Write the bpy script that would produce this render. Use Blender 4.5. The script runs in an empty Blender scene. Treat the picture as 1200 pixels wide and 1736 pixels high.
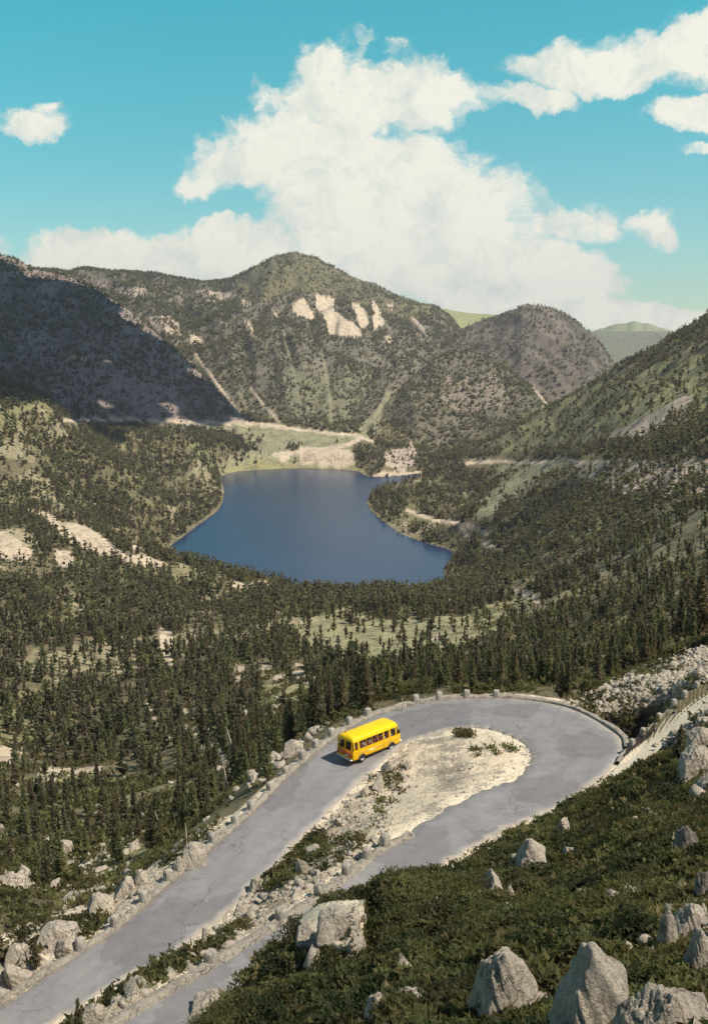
import bpy, math, random
import numpy as np
from mathutils import Vector

# ------------------------------------------------------------ camera, sky, sun, exposure
F, PITCH, HC = 1700.0, math.radians(10.3), 31.0
CP, SP = math.cos(PITCH), math.sin(PITCH)
scene = bpy.context.scene
cam_d = bpy.data.cameras.new('camera')
cam = bpy.data.objects.new('camera', cam_d)
scene.collection.objects.link(cam)
cam.location = (0, 0, HC)
cam.rotation_euler = (math.pi/2 - PITCH, 0, 0)
cam_d.sensor_fit = 'VERTICAL'
cam_d.sensor_height = 36.0
cam_d.lens = 36.0*F/1736.0
cam_d.clip_start = 0.5
cam_d.clip_end = 30000
scene.camera = cam
scene.render.resolution_x, scene.render.resolution_y = 707, 1024
scene.view_settings.view_transform = 'Standard'
scene.view_settings.look = 'None'
scene.view_settings.gamma = 1
scene.view_settings.exposure = 0.0

SUN_EL, SUN_AZ = math.radians(54), math.radians(114)      # azimuth clockwise from +Y
SDIR = Vector((math.sin(SUN_AZ)*math.cos(SUN_EL), math.cos(SUN_AZ)*math.cos(SUN_EL), math.sin(SUN_EL)))
sl = bpy.data.lights.new('sun', 'SUN')
sl.energy = 5.0; sl.angle = math.radians(0.5); sl.color = (1.0, 0.90, 0.79)
so = bpy.data.objects.new('sun', sl); scene.collection.objects.link(so)
so.rotation_euler = (-SDIR).to_track_quat('-Z', 'Y').to_euler()
so.location = (60, -20, 120)

def pxdir(px, py):
    u = (np.asarray(px, float)-600)/F; v = -(np.asarray(py, float)-868)/F
    return u, CP+v*SP, -SP+v*CP
def project(X, Y, Z):
    dz = Z-HC
    d = Y*CP - dz*SP; up = Y*SP + dz*CP
    d = np.where(d < 0.01, 0.01, d)
    return 600+F*X/d, 868-F*up/d

class NT:                                                  # node tree helper
    def __init__(s, nt): s.nt = nt; s.n = nt.nodes; s.l = nt.links
    def new(s, t, **kw):
        n = s.n.new(t)
        for k, v in kw.items(): setattr(n, k, v)
        return n
    def put(s, sock, v):
        if v is None: return
        if isinstance(v, bpy.types.NodeSocket): s.l.new(v, sock)
        else:
            if isinstance(v, (tuple, list)) and len(v) == 3 and sock.type == 'RGBA': v = (*v, 1)
            sock.default_value = v
    def math(s, op, a, b=None, c=None, clamp=False):
        n = s.new('ShaderNodeMath', operation=op); n.use_clamp = clamp
        s.put(n.inputs[0], a); s.put(n.inputs[1], b); s.put(n.inputs[2], c)
        return n.outputs[0]
    def vmath(s, op, a, b=None):
        n = s.new('ShaderNodeVectorMath', operation=op)
        s.put(n.inputs[0], a); s.put(n.inputs[1], b)
        return n.outputs[0]
    def mix(s, f, a, b, mode='MIX'):
        n = s.new('ShaderNodeMix', data_type='RGBA', blend_type=mode)
        s.put(n.inputs[0], f); s.put(n.inputs[6], a); s.put(n.inputs[7], b)
        return n.outputs[2]
    def noise(s, vec, scale, detail=4, rough=0.55, dist=0, col=False):
        n = s.new('ShaderNodeTexNoise'); s.put(n.inputs['Vector'], vec)
        n.inputs['Scale'].default_value = scale; n.inputs['Detail'].default_value = detail
        n.inputs['Roughness'].default_value = rough; n.inputs['Distortion'].default_value = dist
        return n.outputs['Color'] if col else n.outputs[0]
    def ramp(s, f, stops):
        n = s.new('ShaderNodeValToRGB'); s.put(n.inputs[0], f)
        e = n.color_ramp.elements
        while len(e) < len(stops): e.new(0.5)
        for k, (p, c) in enumerate(stops):
            e[k].position = p; e[k].color = (*c, 1) if len(c) == 3 else c
        return n.outputs[0]
    def smooth(s, f, a, b, lo=0., hi=1.):
        n = s.new('ShaderNodeMapRange', interpolation_type='SMOOTHSTEP')
        s.put(n.inputs[0], f); n.inputs[1].default_value = a; n.inputs[2].default_value = b
        n.inputs[3].default_value = lo; n.inputs[4].default_value = hi
        return n.outputs[0]

# clouds of the photograph as soft ellipses at fixed directions of the sky (pixel centre, radii, weight)
CLOUDS = [(620,170,190,55,1),(700,150,90,50,1),(560,120,80,40,.8),(600,80,60,40,.55),(670,70,45,35,.6),(540,175,80,40,.8),
 (500,250,150,65,1),(400,285,95,50,1),(340,320,50,28,.8),(620,300,190,85,1.1),(700,265,90,40,1),(600,385,135,85,1.1),
 (720,380,190,100,1.1),(800,420,140,90,1),(640,455,150,75,1),(375,425,125,42,1.15),(280,438,120,38,1.1),(150,430,130,46,1.15),(40,450,130,40,1.05),
 (430,435,110,45,1),(820,330,70,40,.8),(930,385,110,40,.8),(1000,385,70,45,.7),(930,480,120,65,1.1),(880,510,130,55,1),
 (1000,345,35,25,.55),(1105,385,45,35,.75),(1080,532,95,28,1.15),(1000,548,80,25,.9),(1165,536,90,26,1.15),
 (1020,105,150,38,.95),(1110,95,130,50,1),(900,160,90,28,.85),(1180,80,80,55,1),(990,70,60,25,.5),
 (1175,195,60,30,.9),(1195,258,35,16,.8),(1115,292,25,10,.45),(65,225,65,32,.75),(100,195,35,18,.6),(40,235,35,28,.5),
 (430,140,90,35,.42),(210,130,40,25,.3),(940,255,35,20,.3),(750,490,120,50,.8),(50,65,30,16,.3),
 (1350,120,200,60,1),(-200,420,220,60,1),(1450,480,220,60,1),(-250,200,130,50,.8)]
w = bpy.data.worlds.new('World'); scene.world = w; w.use_nodes = True
N = NT(w.node_tree); N.n.clear()
sky = N.new('ShaderNodeTexSky', sky_type='NISHITA')
sky.sun_disc = False; sky.sun_elevation = SUN_EL; sky.sun_rotation = SUN_AZ
sky.altitude = 2000; sky.air_density = 1.0; sky.dust_density = 1.0; sky.ozone_density = 1.0
tc = N.new('ShaderNodeTexCoord'); sep = N.new('ShaderNodeSeparateXYZ'); N.l.new(tc.outputs['Generated'], sep.inputs[0])
ysafe = N.math('MAXIMUM', sep.outputs[1], 0.05)
U = N.math('DIVIDE', sep.outputs[0], ysafe); Wc = N.math('DIVIDE', sep.outputs[2], ysafe)
cmb = N.new('ShaderNodeCombineXYZ'); N.put(cmb.inputs[0], U); N.put(cmb.inputs[1], Wc)
def warp(vec, sc, amp, det):
    nz = N.noise(vec, sc, det, 0.6, col=True)
    return N.vmath('MULTIPLY', N.vmath('SUBTRACT', nz, (.5, .5, .5)), (amp, amp, 0))
v1 = N.vmath('ADD', N.vmath('ADD', cmb.outputs[0], warp(cmb.outputs[0], 8, .085, 8)), warp(cmb.outputs[0], 45, .022, 7))
s2 = N.new('ShaderNodeSeparateXYZ'); N.l.new(v1, s2.inputs[0])
acc = None
for (cx, cy, rx, ry, wt) in CLOUDS:
    wt = wt+.12 if wt < .97 else wt
    dx, dy, dz = pxdir(cx, cy)
    cu, cw = float(dx/dy), float(dz/dy)
    vx = N.math('MULTIPLY_ADD', s2.outputs[0], F/rx/1.18, -cu*F/rx/1.18)
    vy = N.math('MULTIPLY_ADD', s2.outputs[1], F/ry/1.12, -cw*F/ry/1.12)
    d2 = N.math('MULTIPLY_ADD', vy, vy, N.math('MULTIPLY', vx, vx))
    b = N.math('MULTIPLY_ADD', d2, -wt*.5, wt)
    acc = b if acc is None else N.math('SMOOTH_MAX', acc, b, 0.12)
fine = N.noise(v1, 34, 10, .66)
big = N.noise(cmb.outputs[0], 9, 5, .55)
m = N.math('ADD', acc, N.math('MULTIPLY_ADD', fine, .75, -.375))
m = N.math('ADD', m, N.math('MULTIPLY_ADD', big, .55, -.275))
mask = N.math('MULTIPLY', N.smooth(m, .57, .84), .97)
shade = N.math('ADD', N.math('MULTIPLY', N.noise(v1, 15, 10, .7), .95), N.math('MULTIPLY_ADD', m, .16, -.07))
ccol = N.ramp(shade, [(.38, (6.6, 7.5, 7.1)), (.49, (8.3, 8.5, 7.6)), (.58, (9.6, 9.4, 8.2))])
tint = N.mix(N.smooth(Wc, .0, .36), (.95, 1.22, 1.02, 1), (.40, 1.95, 1.42, 1))
tint = N.mix(N.smooth(Wc, .42, 1.0), tint, (.95, 1.0, .95, 1))
skyc = N.mix(1.0, sky.outputs[0], tint, 'MULTIPLY')
col = N.mix(mask, skyc, ccol)
bg = N.new('ShaderNodeBackground'); N.put(bg.inputs[0], col); bg.inputs[1].default_value = 0.10
out = N.new('ShaderNodeOutputWorld'); N.l.new(bg.outputs[0], out.inputs[0])

# ------------------------------------------------------------ helpers
COL = scene.collection
rng = np.random.default_rng(7)
def tag(o, label=None, cat=None, group=None, kind=None):
    if label: o['label'] = label
    if cat: o['category'] = cat
    if group: o['group'] = group
    if kind: o['kind'] = kind
    return o
def mesh(name, V, T, mats, midx=None, smooth=False):
    V = np.asarray(V, np.float32); T = np.asarray(T, np.int32)
    me = bpy.data.meshes.new(name)
    k = T.shape[1]
    me.vertices.add(len(V)); me.vertices.foreach_set('co', V.ravel())
    me.loops.add(T.size); me.loops.foreach_set('vertex_index', T.ravel())
    me.polygons.add(len(T)); me.polygons.foreach_set('loop_start', np.arange(0, T.size, k, dtype=np.int32))
    for m_ in (mats if isinstance(mats, (list, tuple)) else [mats]): me.materials.append(m_)
    if midx is not None: me.polygons.foreach_set('material_index', np.asarray(midx, np.int32))
    if smooth: me.polygons.foreach_set('use_smooth', np.ones(len(T), bool))
    me.update(calc_edges=True); me.validate()
    return me
def link(name, me, parent=None, loc=None, rz=0):
    o = bpy.data.objects.new(name, me); COL.objects.link(o)
    if parent: o.parent = parent
    if loc is not None: o.location = loc
    o.rotation_euler.z = rz
    return o
def empty(name, loc, rz=0):
    o = bpy.data.objects.new(name, None); COL.objects.link(o); o.location = loc; o.rotation_euler.z = rz
    o.empty_display_size = .3
    return o
def vattr(me, name, arr):
    arr = np.asarray(arr, np.float32)
    if arr.ndim == 1:
        a = me.attributes.new(name, 'FLOAT', 'POINT'); a.data.foreach_set('value', arr)
    else:
        a = me.attributes.new(name, 'FLOAT_COLOR', 'POINT')
        a.data.foreach_set('color', np.c_[arr, np.ones(len(arr))].astype(np.float32).ravel())
def sstep(x, a, b):
    t = np.clip((x-a)/(b-a), 0, 1); return t*t*(3-2*t)
def vnoise(x, y, seed=0):
    xi = np.floor(x).astype(np.int64); yi = np.floor(y).astype(np.int64)
    fx = x-xi; fy = y-yi; fx = fx*fx*fx*(fx*(fx*6-15)+10); fy = fy*fy*fy*(fy*(fy*6-15)+10)
    def h(a, b):
        n = (a*374761393 + b*668265263 + seed*1442695041) & 0x7fffffff
        n = ((n ^ (n >> 13))*1274126177) & 0x7fffffff
        return ((n ^ (n >> 16)) & 0xffff)/32767.5-1
    a, b, c, d = h(xi, yi), h(xi+1, yi), h(xi, yi+1), h(xi+1, yi+1)
    return (a*(1-fx)+b*fx)*(1-fy)+(c*(1-fx)+d*fx)*fy
def fbm(x, y, oct=4, seed=0, gain=.5):
    s = 0; a = 1; t = 0
    for k in range(oct):
        s = s+a*vnoise(x*2**k+17.3*k, y*2**k-9.1*k, seed+k); t += a; a *= gain
    return s/t
def inpoly(px, py, poly):
    r = np.zeros(px.shape, bool); n = len(poly)
    for i in range(n):
        x1, y1 = poly[i]; x2, y2 = poly[(i+1) % n]
        if y1 == y2: continue
        c = ((y1 > py) != (y2 > py)) & (px < (x2-x1)*(py-y1)/(y2-y1)+x1)
        r ^= c
    return r

# ------------------------------------------------------------ terrain height (metres; camera stands on the slope at the origin, looking +Y)
LZ = HC-200.0
def P(px, py, r=None, z=None):
    dx, dy, dz = pxdir(px, py); h = math.hypot(dx, dy)
    if r is None: r = (z-HC)/dz*h
    return np.array([dx/h*r, dy/h*r, HC+dz/h*r])
ROAD = [(-300,1900,-190,1960,-7),(-120,1785,-20,1835,-6.2),(0,1705,85,1737,-5.5),(70,1660,150,1695,-5.0),(140,1615,215,1654,-4.6),
 (200,1575,290,1617,-4.1),(285,1500,370,1560,-3.5),(350,1445,432,1497,-2.8),(425,1380,497,1432,-2.2),(500,1305,575,1358,-1.5),
 (575,1245,640,1297,-1.0),(630,1215,680,1263,-.7),(690,1197,725,1245,-.45),(745,1187,765,1236,-.25),(800,1184,800,1233,0),
 (885,1186,835,1237,.2),(970,1202,868,1249,.4),(1040,1240,895,1268,.6),(1057,1264,899,1285,.7),(1045,1292,893,1302,.8),
 (985,1342,870,1322,1.0),(920,1378,815,1342,1.2),(860,1402,750,1375,1.5),(800,1435,690,1415,1.8),(740,1468,640,1440,2.1),
 (690,1500,590,1480,2.4),(640,1535,531,1522,2.8),(585,1580,470,1562,3.2),(520,1630,400,1605,3.7),(440,1690,310,1660,4.2),
 (350,1760,200,1725,4.7),(180,1880,40,1830,5.3)]
def catmull(Pn, n):
    Pn = np.asarray(Pn, float); out = []
    Q = np.vstack([2*Pn[0]-Pn[1], Pn, 2*Pn[-1]-Pn[-2]])
    for i in range(1, len(Q)-2):
        t = np.linspace(0, 1, n, endpoint=False)[:, None]
        a, b, c, d = Q[i-1], Q[i], Q[i+1], Q[i+2]
        out.append(.5*((2*b)+(-a+c)*t+(2*a-5*b+4*c-d)*t**2+(-a+3*b-3*c+d)*t**3))
    out.append(Q[-2][None]); return np.vstack(out)
RO = catmull([P(s[0], s[1], z=s[4]) for s in ROAD], 14)
RI = catmull([P(s[2], s[3], z=s[4]) for s in ROAD], 14)
RC = (RO+RI)/2; RW = np.linalg.norm((RO-RI)[:, :2], axis=1)/2
TRACK = [(1035,1318,1060,1330,.9),(1058,1285,1085,1305,1.1),(1085,1255,1112,1275,1.7),(1108,1232,1140,1252,2.3),(1145,1200,1180,1222,3.3),(1200,1158,1235,1185,4.6),(1280,1110,1320,1140,6)]
TO = catmull([P(s[0], s[1], z=s[4]) for s in TRACK], 8); TI = catmull([P(s[2], s[3], z=s[4]) for s in TRACK], 8)

pts = []
for k in range(0, len(ROAD), 1):
    s = ROAD[k]; pts += [P(s[0], s[1], z=s[4]), P(s[2], s[3], z=s[4])]
for s in TRACK[1:]: pts += [P(s[0], s[1], z=s[4]), P(s[2], s[3], z=s[4])]
near = [ # px, py, r
 (1200,1736,16),(1050,1736,17),(900,1736,18),(600,1736,21),(400,1736,27),(330,1736,29.5),(1200,1600,21),(900,1600,25),(700,1600,29),(500,1650,30),
 (425,1640,34),(475,1578,38),(620,1530,41.5),(540,1550,40),(720,1500,44),(800,1443,49.5),(860,1412,53),(1000,1500,36),(1200,1500,29),(1000,1400,48),(985,1352,57),
 (1100,1350,50),(1200,1400,38),(1200,1300,50),(1100,1295,60),(1400,1736,17),(1400,1500,28),(1400,1300,45),(1180,1250,60),(1300,1200,62),
 (1030,1195,85),(1100,1170,87),(1150,1182,80),(1200,1110,100),(1200,1142,86),(1000,1188,88),(1400,1080,95),
 (700,1330,66),(800,1290,68),(600,1400,60),(500,1470,54.5),
 (0,1600,58),(60,1570,60),(150,1540,63),(260,1460,68),(-200,1560,60),(-200,1650,50),(330,1400,72),
 # the slopes down to the lake
 (0,1500,90),(0,1400,150),(0,1300,220),(0,1200,300),(0,1100,400),(0,1000,540),(0,930,700),(0,850,850),(0,750,1000),(0,668,1150),
 (-200,1500,90),(-200,1300,210),(-200,1100,380),(-200,930,680),(-200,800,900),(-200,630,1150),(-500,1300,200),(-500,900,650),(-500,600,1150),
 (200,1500,76),(200,1400,140),(200,1300,210),(200,1200,290),(200,1100,400),(200,1000,580),(200,950,700),(200,900,850),(200,850,980),(200,780,1180),(200,757,1270),
 (100,705,1180),(150,732,1220),(280,765,1330),(330,740,1480),(100,1000,560),
 (400,1350,90),(400,1280,150),(400,1200,240),(400,1100,380),(400,1050,500),(300,1050,480),(500,1270,95),(500,1200,190),(500,1100,350),(500,1040,540),
 (600,1205,93),(600,1150,200),(600,1100,330),(600,1060,460),(600,1035,600),(700,1160,150),(700,1100,310),(700,1050,480),
 (800,1172,97),(800,1150,150),(800,1100,280),(800,1050,450),(800,1000,640),(850,940,800),(900,1170,105),(900,1120,220),(900,1020,480),(900,900,800),
 (870,860,1000),(820,880,960),(900,800,1150),(800,830,1230),(760,800,1400),(900,730,1400),
 (1000,1165,115),(1000,1100,220),(1000,1000,400),(1000,900,600),(1000,800,850),(1000,700,1200),(1100,1120,115),(1100,1000,300),(1100,850,620),(1100,700,950),
 (1200,1070,125),(1200,1000,220),(1200,900,400),(1200,800,600),(1200,700,820),(1200,610,1050),(1200,545,1230),(1100,607,1350),(1000,658,1500),(930,695,1600),(860,725,1680),
 (1400,1000,180),(1400,800,450),(1400,600,800),(1400,430,1200),(1700,900,200),(1700,600,600),(1700,300,1150),(1290,480,1210),
 (400,770,1500),(350,718,1680),(500,780,1480),(500,750,1600),(500,722,1750),(600,724,1760),(600,770,1520),(700,785,1500),(700,745,1700),(780,760,1650)]
pts += [P(*p) for p in near]
pts += [np.array([x, y, z]) for x, y, z in ((24,74,-3.2),(27,71,-3.0),(21,78,-3.6),(-40,6,9),(0,6,25),(40,6,29),(20,0,29.4),(0,-20,31),(-60,20,-6),(-25,12,5),(70,30,22))]
for az, r, z in ((-22,1500,-70),(-16,1600,-120),(-12,1600,-130),(16,1700,-60),(22,1650,-10),(28,1600,40),(10,2100,-150),(-30,1500,-60),(0,2200,-120),(-20,2500,-150),(20,2500,-150),(35,1500,60),(-45,900,0),(-45,200,-60),(45,200,20),(0,6000,-200),(-25,6000,-200),(25,6000,-200)):
    a = math.radians(az); pts.append(np.array([math.sin(a)*r, math.cos(a)*r, z]))
pts = np.array(pts)
def logp(x, y):
    r = np.hypot(x, y+8)+4; return np.arctan2(x, y+8)*1.6, np.log(r)
def tps_fit(p, lam):
    a, b = logp(p[:, 0], p[:, 1]); C = np.c_[a, b]; n = len(C)
    D = np.linalg.norm(C[:, None]-C[None], axis=2)
    K = np.where(D > 0, D*D*np.log(D+1e-12), 0)+lam*np.eye(n)
    Pm = np.c_[np.ones(n), C]; A = np.zeros((n+3, n+3)); A[:n, :n] = K; A[:n, n:] = Pm; A[n:, :n] = Pm.T
    # fit the tangent of the view angle above the camera so that near and far weigh alike
    rr = np.hypot(p[:, 0], p[:, 1]+8)+4
    y = np.r_[(p[:, 2]-HC)/rr, 0, 0, 0]
    return C, np.linalg.solve(A, y)
TC, TW = tps_fit(pts, 2e-4)
def tps(x, y):
    sh = x.shape; x = x.ravel(); y = y.ravel(); o = np.empty(len(x)); n = len(TC)
    a, b = logp(x, y); rr = np.hypot(x, y+8)+4
    for i in range(0, len(x), 100000):
        s = slice(i, i+100000)
        D2 = (a[s, None]-TC[None, :, 0])**2+(b[s, None]-TC[None, :, 1])**2
        o[s] = (.5*D2*np.log(D2+1e-20))@TW[:n]+TW[n]+TW[n+1]*a[s]+TW[n+2]*b[s]
    return (o*rr+HC).reshape(sh)

LAKE = [(375,812),(385,803),(430,797),(520,794),(600,798),(618,806),(640,809),(680,806),(712,803),(700,812),(660,822),(632,838),(622,855),(640,877),(680,905),(720,920),(768,937),(752,965),
 (757,1000),(750,1018),(700,1026),(640,1032),(560,1030),(480,1020),(400,1022),(330,1014),(278,985),(274,942),(310,910),(350,880),(372,862),(380,835)]
LK = catmull([P(x, y, z=LZ) for x, y in LAKE]+[P(*LAKE[0], z=LZ)], 6)[:, :2]
def lakedist(x, y):
    d = np.full(x.shape, 1e9)
    for i in range(len(LK)-1):
        a, b = LK[i], LK[i+1]; ab = b-a; L = ab@ab+1e-9
        t = np.clip(((x-a[0])*ab[0]+(y-a[1])*ab[1])/L, 0, 1)
        d = np.minimum(d, np.hypot(x-a[0]-t*ab[0], y-a[1]-t*ab[1]))
    return np.where(inpoly(x, y, [tuple(q) for q in LK]), -d, d)

# far hills: crest line and foot line, each (px, py, r)
HILLS = [
 ('shaded_ridge', [(-700,380,2300),(-300,400,2300),(-100,425,2300),(0,432,2300),(28,437,2290),(48,452,2270),(80,459,2250),(118,468,2200),(170,492,2150),(230,533,2050),(290,588,1950),(340,632,1880),(385,676,1800),(412,704,1750),(450,745,1720),(520,900,1700)],
   [(-700,720,1450),(-100,735,1500),(100,745,1520),(300,735,1600),(420,722,1660),(520,930,1650)], .9),
 ('summit_mountain', [(-700,430,3300),(0,450,3300),(60,455,3300),(112,459,3250),(150,454,3250),(190,461,3200),(240,463,3200),(300,472,3200),(345,480,3150),(390,477,3150),(430,456,3150),(465,435,3200),(497,428,3200),(530,433,3200),(570,455,3200),(620,478,3200),(680,505,3200),(735,520,3200),(760,536,3200),(790,575,3150),(820,640,3100),(850,760,3000)],
   [(-700,740,1800),(300,725,1750),(420,718,1760),(600,727,1790),(680,735,1800),(760,730,1900),(950,750,2000)], .95),
 ('wooded_spur', [(550,810,1850),(600,742,1850),(630,708,1880),(665,670,1920),(700,640,1960),(730,613,2010),(752,599,2050),(790,593,2080),(830,608,2080),(870,632,2050),(905,657,2000),(930,682,1950),(980,722,1900),(1060,760,1900)],
   [(550,820,1680),(610,775,1650),(700,770,1640),(800,770,1650),(930,745,1700),(1060,800,1750)], .95),
 ('rocky_dome', [(660,720,2600),(690,655,2600),(720,618,2600),(745,592,2620),(765,572,2650),(795,550,2680),(830,537,2680),(868,525,2680),(885,519,2650),(905,517,2650),(940,524,2620),(970,541,2600),(1000,566,2560),(1018,586,2540),(1040,615,2500),(1080,680,2450)],
   [(660,740,2150),(740,670,2150),(800,690,2150),(900,700,2150),(1000,700,2150),(1080,740,2150)], .85),
 ('green_saddle', [(640,560,4300),(700,514,4300),(740,520,4300),(790,529,4300),(830,532,4300),(850,531,4300),(880,540,4300),(920,620,4300)],
   [(640,640,3700),(750,640,3700),(920,680,3700)], 1.),
 ('blue_foothill', [(950,620,4300),(985,582,4300),(1010,566,4300),(1050,562,4300),(1085,567,4300),(1110,590,4300),(1150,620,4300)],
   [(950,680,3800),(1050,680,3800),(1150,680,3800)], .9),
 ('distant_mountain', [(900,620,5600),(990,568,5600),(1015,557,5600),(1045,549,5600),(1075,544,5600),(1105,550,5600),(1135,560,5600),(1180,585,5600),(1300,640,5600)],
   [(900,640,4900),(1050,640,4900),(1300,680,4900)], 1.),
 ('distant_peak', [(300,500,4700),(330,483,4700),(350,474,4700),(368,471,4700),(390,476,4700),(430,500,4700)],
   [(300,560,4200),(430,560,4200)], 1.)]
AZ = np.concatenate([np.linspace(-75, -26, 90, endpoint=False), np.linspace(-26, 26, 1000), np.linspace(26, 75, 91)[1:]])*math.pi/180
LR = np.concatenate([np.linspace(math.log(5), math.log(30), 160, endpoint=False), np.linspace(math.log(30), math.log(100), 330, endpoint=False), np.linspace(math.log(100), math.log(6500), 620)])
A2, L2 = np.meshgrid(AZ, LR, indexing='ij'); R2 = np.exp(L2)
X = np.sin(A2)*R2; Y = np.cos(A2)*R2
def ridged(x, y, o, s): return 1-2*np.abs(fbm(x, y, o, s))
def hill_z(spec):
    name, cr, ft, pw = spec
    C = np.array([P(*c) for c in cr]); Fo = np.array([P(*c) for c in ft])
    ca = np.arctan2(C[:, 0], C[:, 1]); fa = np.arctan2(Fo[:, 0], Fo[:, 1])
    cr_ = np.hypot(C[:, 0], C[:, 1]); fr = np.hypot(Fo[:, 0], Fo[:, 1])
    rc = np.interp(AZ, ca, cr_); zc = np.interp(AZ, ca, C[:, 2]); rf = np.interp(AZ, fa, fr); zf = np.interp(AZ, fa, Fo[:, 2])
    out_ = (AZ < ca[0]) | (AZ > ca[-1]); zc = np.where(out_, -1500, zc)
    wob = (fbm(AZ*rc/28, AZ*0+3.3, 4, 31))*rc*.0011
    zc = zc+wob
    t = (R2-rf[:, None])/(rc-rf)[:, None]
    tt = np.clip(t, 0, 1)
    z = zf[:, None]+(zc-zf)[:, None]*(tt**pw)
    z = z-np.where(t < 0, (rf[:, None]-R2)*.6, 0)-np.where(t > 1, (R2-rc[:, None])*.45, 0)
    env = np.clip(np.sin(np.clip(t, 0, 1)*math.pi), 0, 1)**.7
    if name == 'summit_mountain':
        s = A2*2700; conv = (A2-AZ[np.argmax(AZ > math.radians(-3.4))])*(1-.45*tt)
        g = ridged(conv*24+fbm(X/400, Y/400, 2, 5)*.35, tt*1.3, 4, 11)
        z = z+env*g*38+env*fbm(X/150, Y/150, 4, 12)*16+sstep(tt, .35, .8)*sstep(1-tt, 0, .08)*ridged(conv*58+fbm(X/200, Y/200, 2, 6)*.6, tt*2, 3, 14)*17
    elif name == 'rocky_dome':
        z = z+env*(ridged(X/130+Y/420, Y/500, 4, 21)*30+fbm(X/90, Y/90, 4, 13)*12)
    elif name in ('shaded_ridge', 'wooded_spur'):
        z = z+env*(ridged(X/210, Y/600, 3, 41)*14+fbm(X/90, Y/120, 4, 43)*9)
    else:
        z = z+env*fbm(X/160, Y/260, 4, 44)*24
    return z
zb = tps(X, Y)
# relief that grows with distance, none on the road or the lake
rough = np.clip((R2-70)/500, 0, 1)
zb = zb+rough*(fbm(X/70, Y/110, 5, 3)*9+ridged(X/160+Y/300, Y/420, 3, 8)*9)+np.clip((R2-12)/30, 0, 1)*(fbm(X/5, Y/5, 4, 6)*.45)
zb = zb+sstep(R2, 75, 200)*fbm(X/18, Y/24, 4, 9)*2.2
# road bed
def nearest(x, y, C, val):
    d = np.full(len(x), 1e9); idx = np.zeros(len(x), int)
    for i in range(0, len(x), 60000):
        s = slice(i, i+60000); D = (x[s, None]-C[None, :, 0])**2+(y[s, None]-C[None, :, 1])**2
        k = D.argmin(1); idx[s] = k; d[s] = np.sqrt(D[np.arange(len(k)), k])
    return d, idx
nm = (R2 < 125).ravel(); xf, yf = X.ravel()[nm], Y.ravel()[nm]
ROADD = np.full(X.size, 99.)
def dens_(A, step=.18):
    L = np.r_[0, np.cumsum(np.linalg.norm(np.diff(A, axis=0), axis=1))]; s = np.arange(0, L[-1], step)
    return np.stack([np.interp(s, L, A[:, k]) for k in range(3)], 1)
EDG = np.vstack([dens_(RO), dens_(RI)]); ALLP = np.vstack([EDG, dens_((RO+RI)/2, .4), dens_(RO*.75+RI*.25, .4), dens_(RO*.25+RI*.75, .4)])
d, k = nearest(xf, yf, EDG, None); rz = EDG[k, 2]
ins = inpoly(xf, yf, [tuple(q[:2]) for q in RO]+[tuple(q[:2]) for q in RI[::-1]])
dr = np.where(ins, -d, d); ki = np.where(ins)[0]; _, k3 = nearest(xf[ki], yf[ki], ALLP, None); rz[ki] = ALLP[k3, 2]
ROADD[nm] = dr
zz = zb.ravel(); z0 = zz[nm]
f_ = 1-sstep(dr, .35, 1.9); z0 = z0*(1-f_)+(rz-.05-.10*sstep(-dr, -.15, .35))*f_
TCn = (TO+TI)/2; TWd = np.linalg.norm((TO-TI)[:, :2], axis=1)/2
d2, k2 = nearest(xf, yf, TCn, None); dt = d2-TWd[k2]; TRD = np.full(X.size, 99.); TRD[nm] = dt; TRD = TRD.reshape(X.shape)
f2 = (1-sstep(dt, .2, 1.2))*(dr > .3); z0 = z0*(1-f2)+(TCn[k2, 2]-.05)*f2
zz[nm] = z0; zb = zz.reshape(X.shape); ROADD = ROADD.reshape(X.shape)
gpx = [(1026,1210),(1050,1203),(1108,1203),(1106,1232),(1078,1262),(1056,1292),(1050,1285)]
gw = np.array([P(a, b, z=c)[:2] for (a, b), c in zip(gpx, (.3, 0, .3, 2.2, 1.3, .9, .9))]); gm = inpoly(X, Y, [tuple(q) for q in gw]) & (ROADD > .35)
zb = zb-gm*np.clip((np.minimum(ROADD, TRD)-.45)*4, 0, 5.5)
lm = (R2 > 550) & (R2 < 1900) & (np.abs(A2) < .35)
LD = np.full(X.shape, 999.); LD[lm] = lakedist(X[lm], Y[lm])
zb = np.where(lm, np.where(LD < 0, LZ-1-np.minimum(-LD*.25, 12), np.maximum(LZ+.5+np.minimum(LD, 60)*.07, LZ+(zb-LZ)*sstep(LD, -2, 32))), zb)
Z = zb.copy(); WHO = np.zeros(X.shape, int)
for i, sp in enumerate(HILLS):
    h = hill_z(sp); h = np.where(LD < 30, -999, h)
    WHO = np.where(h > Z, i+1, WHO); Z = np.maximum(Z, h)
PX, PY = project(X, Y, Z)
ELEV = (Z-HC)/R2
VISH = np.maximum.accumulate(ELEV, axis=1)                # running horizon per azimuth
def gsample(G, x, y):
    a = np.interp(np.arctan2(x, y), AZ, np.arange(len(AZ))); b = np.interp(np.log(np.hypot(x, y)+1e-6), LR, np.arange(len(LR)))
    a0 = np.clip(a.astype(int), 0, len(AZ)-2); b0 = np.clip(b.astype(int), 0, len(LR)-2); fa = a-a0; fb = b-b0
    return (G[a0, b0]*(1-fa)+G[a0+1, b0]*fa)*(1-fb)+(G[a0, b0+1]*(1-fa)+G[a0+1, b0+1]*fa)*fb
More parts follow.
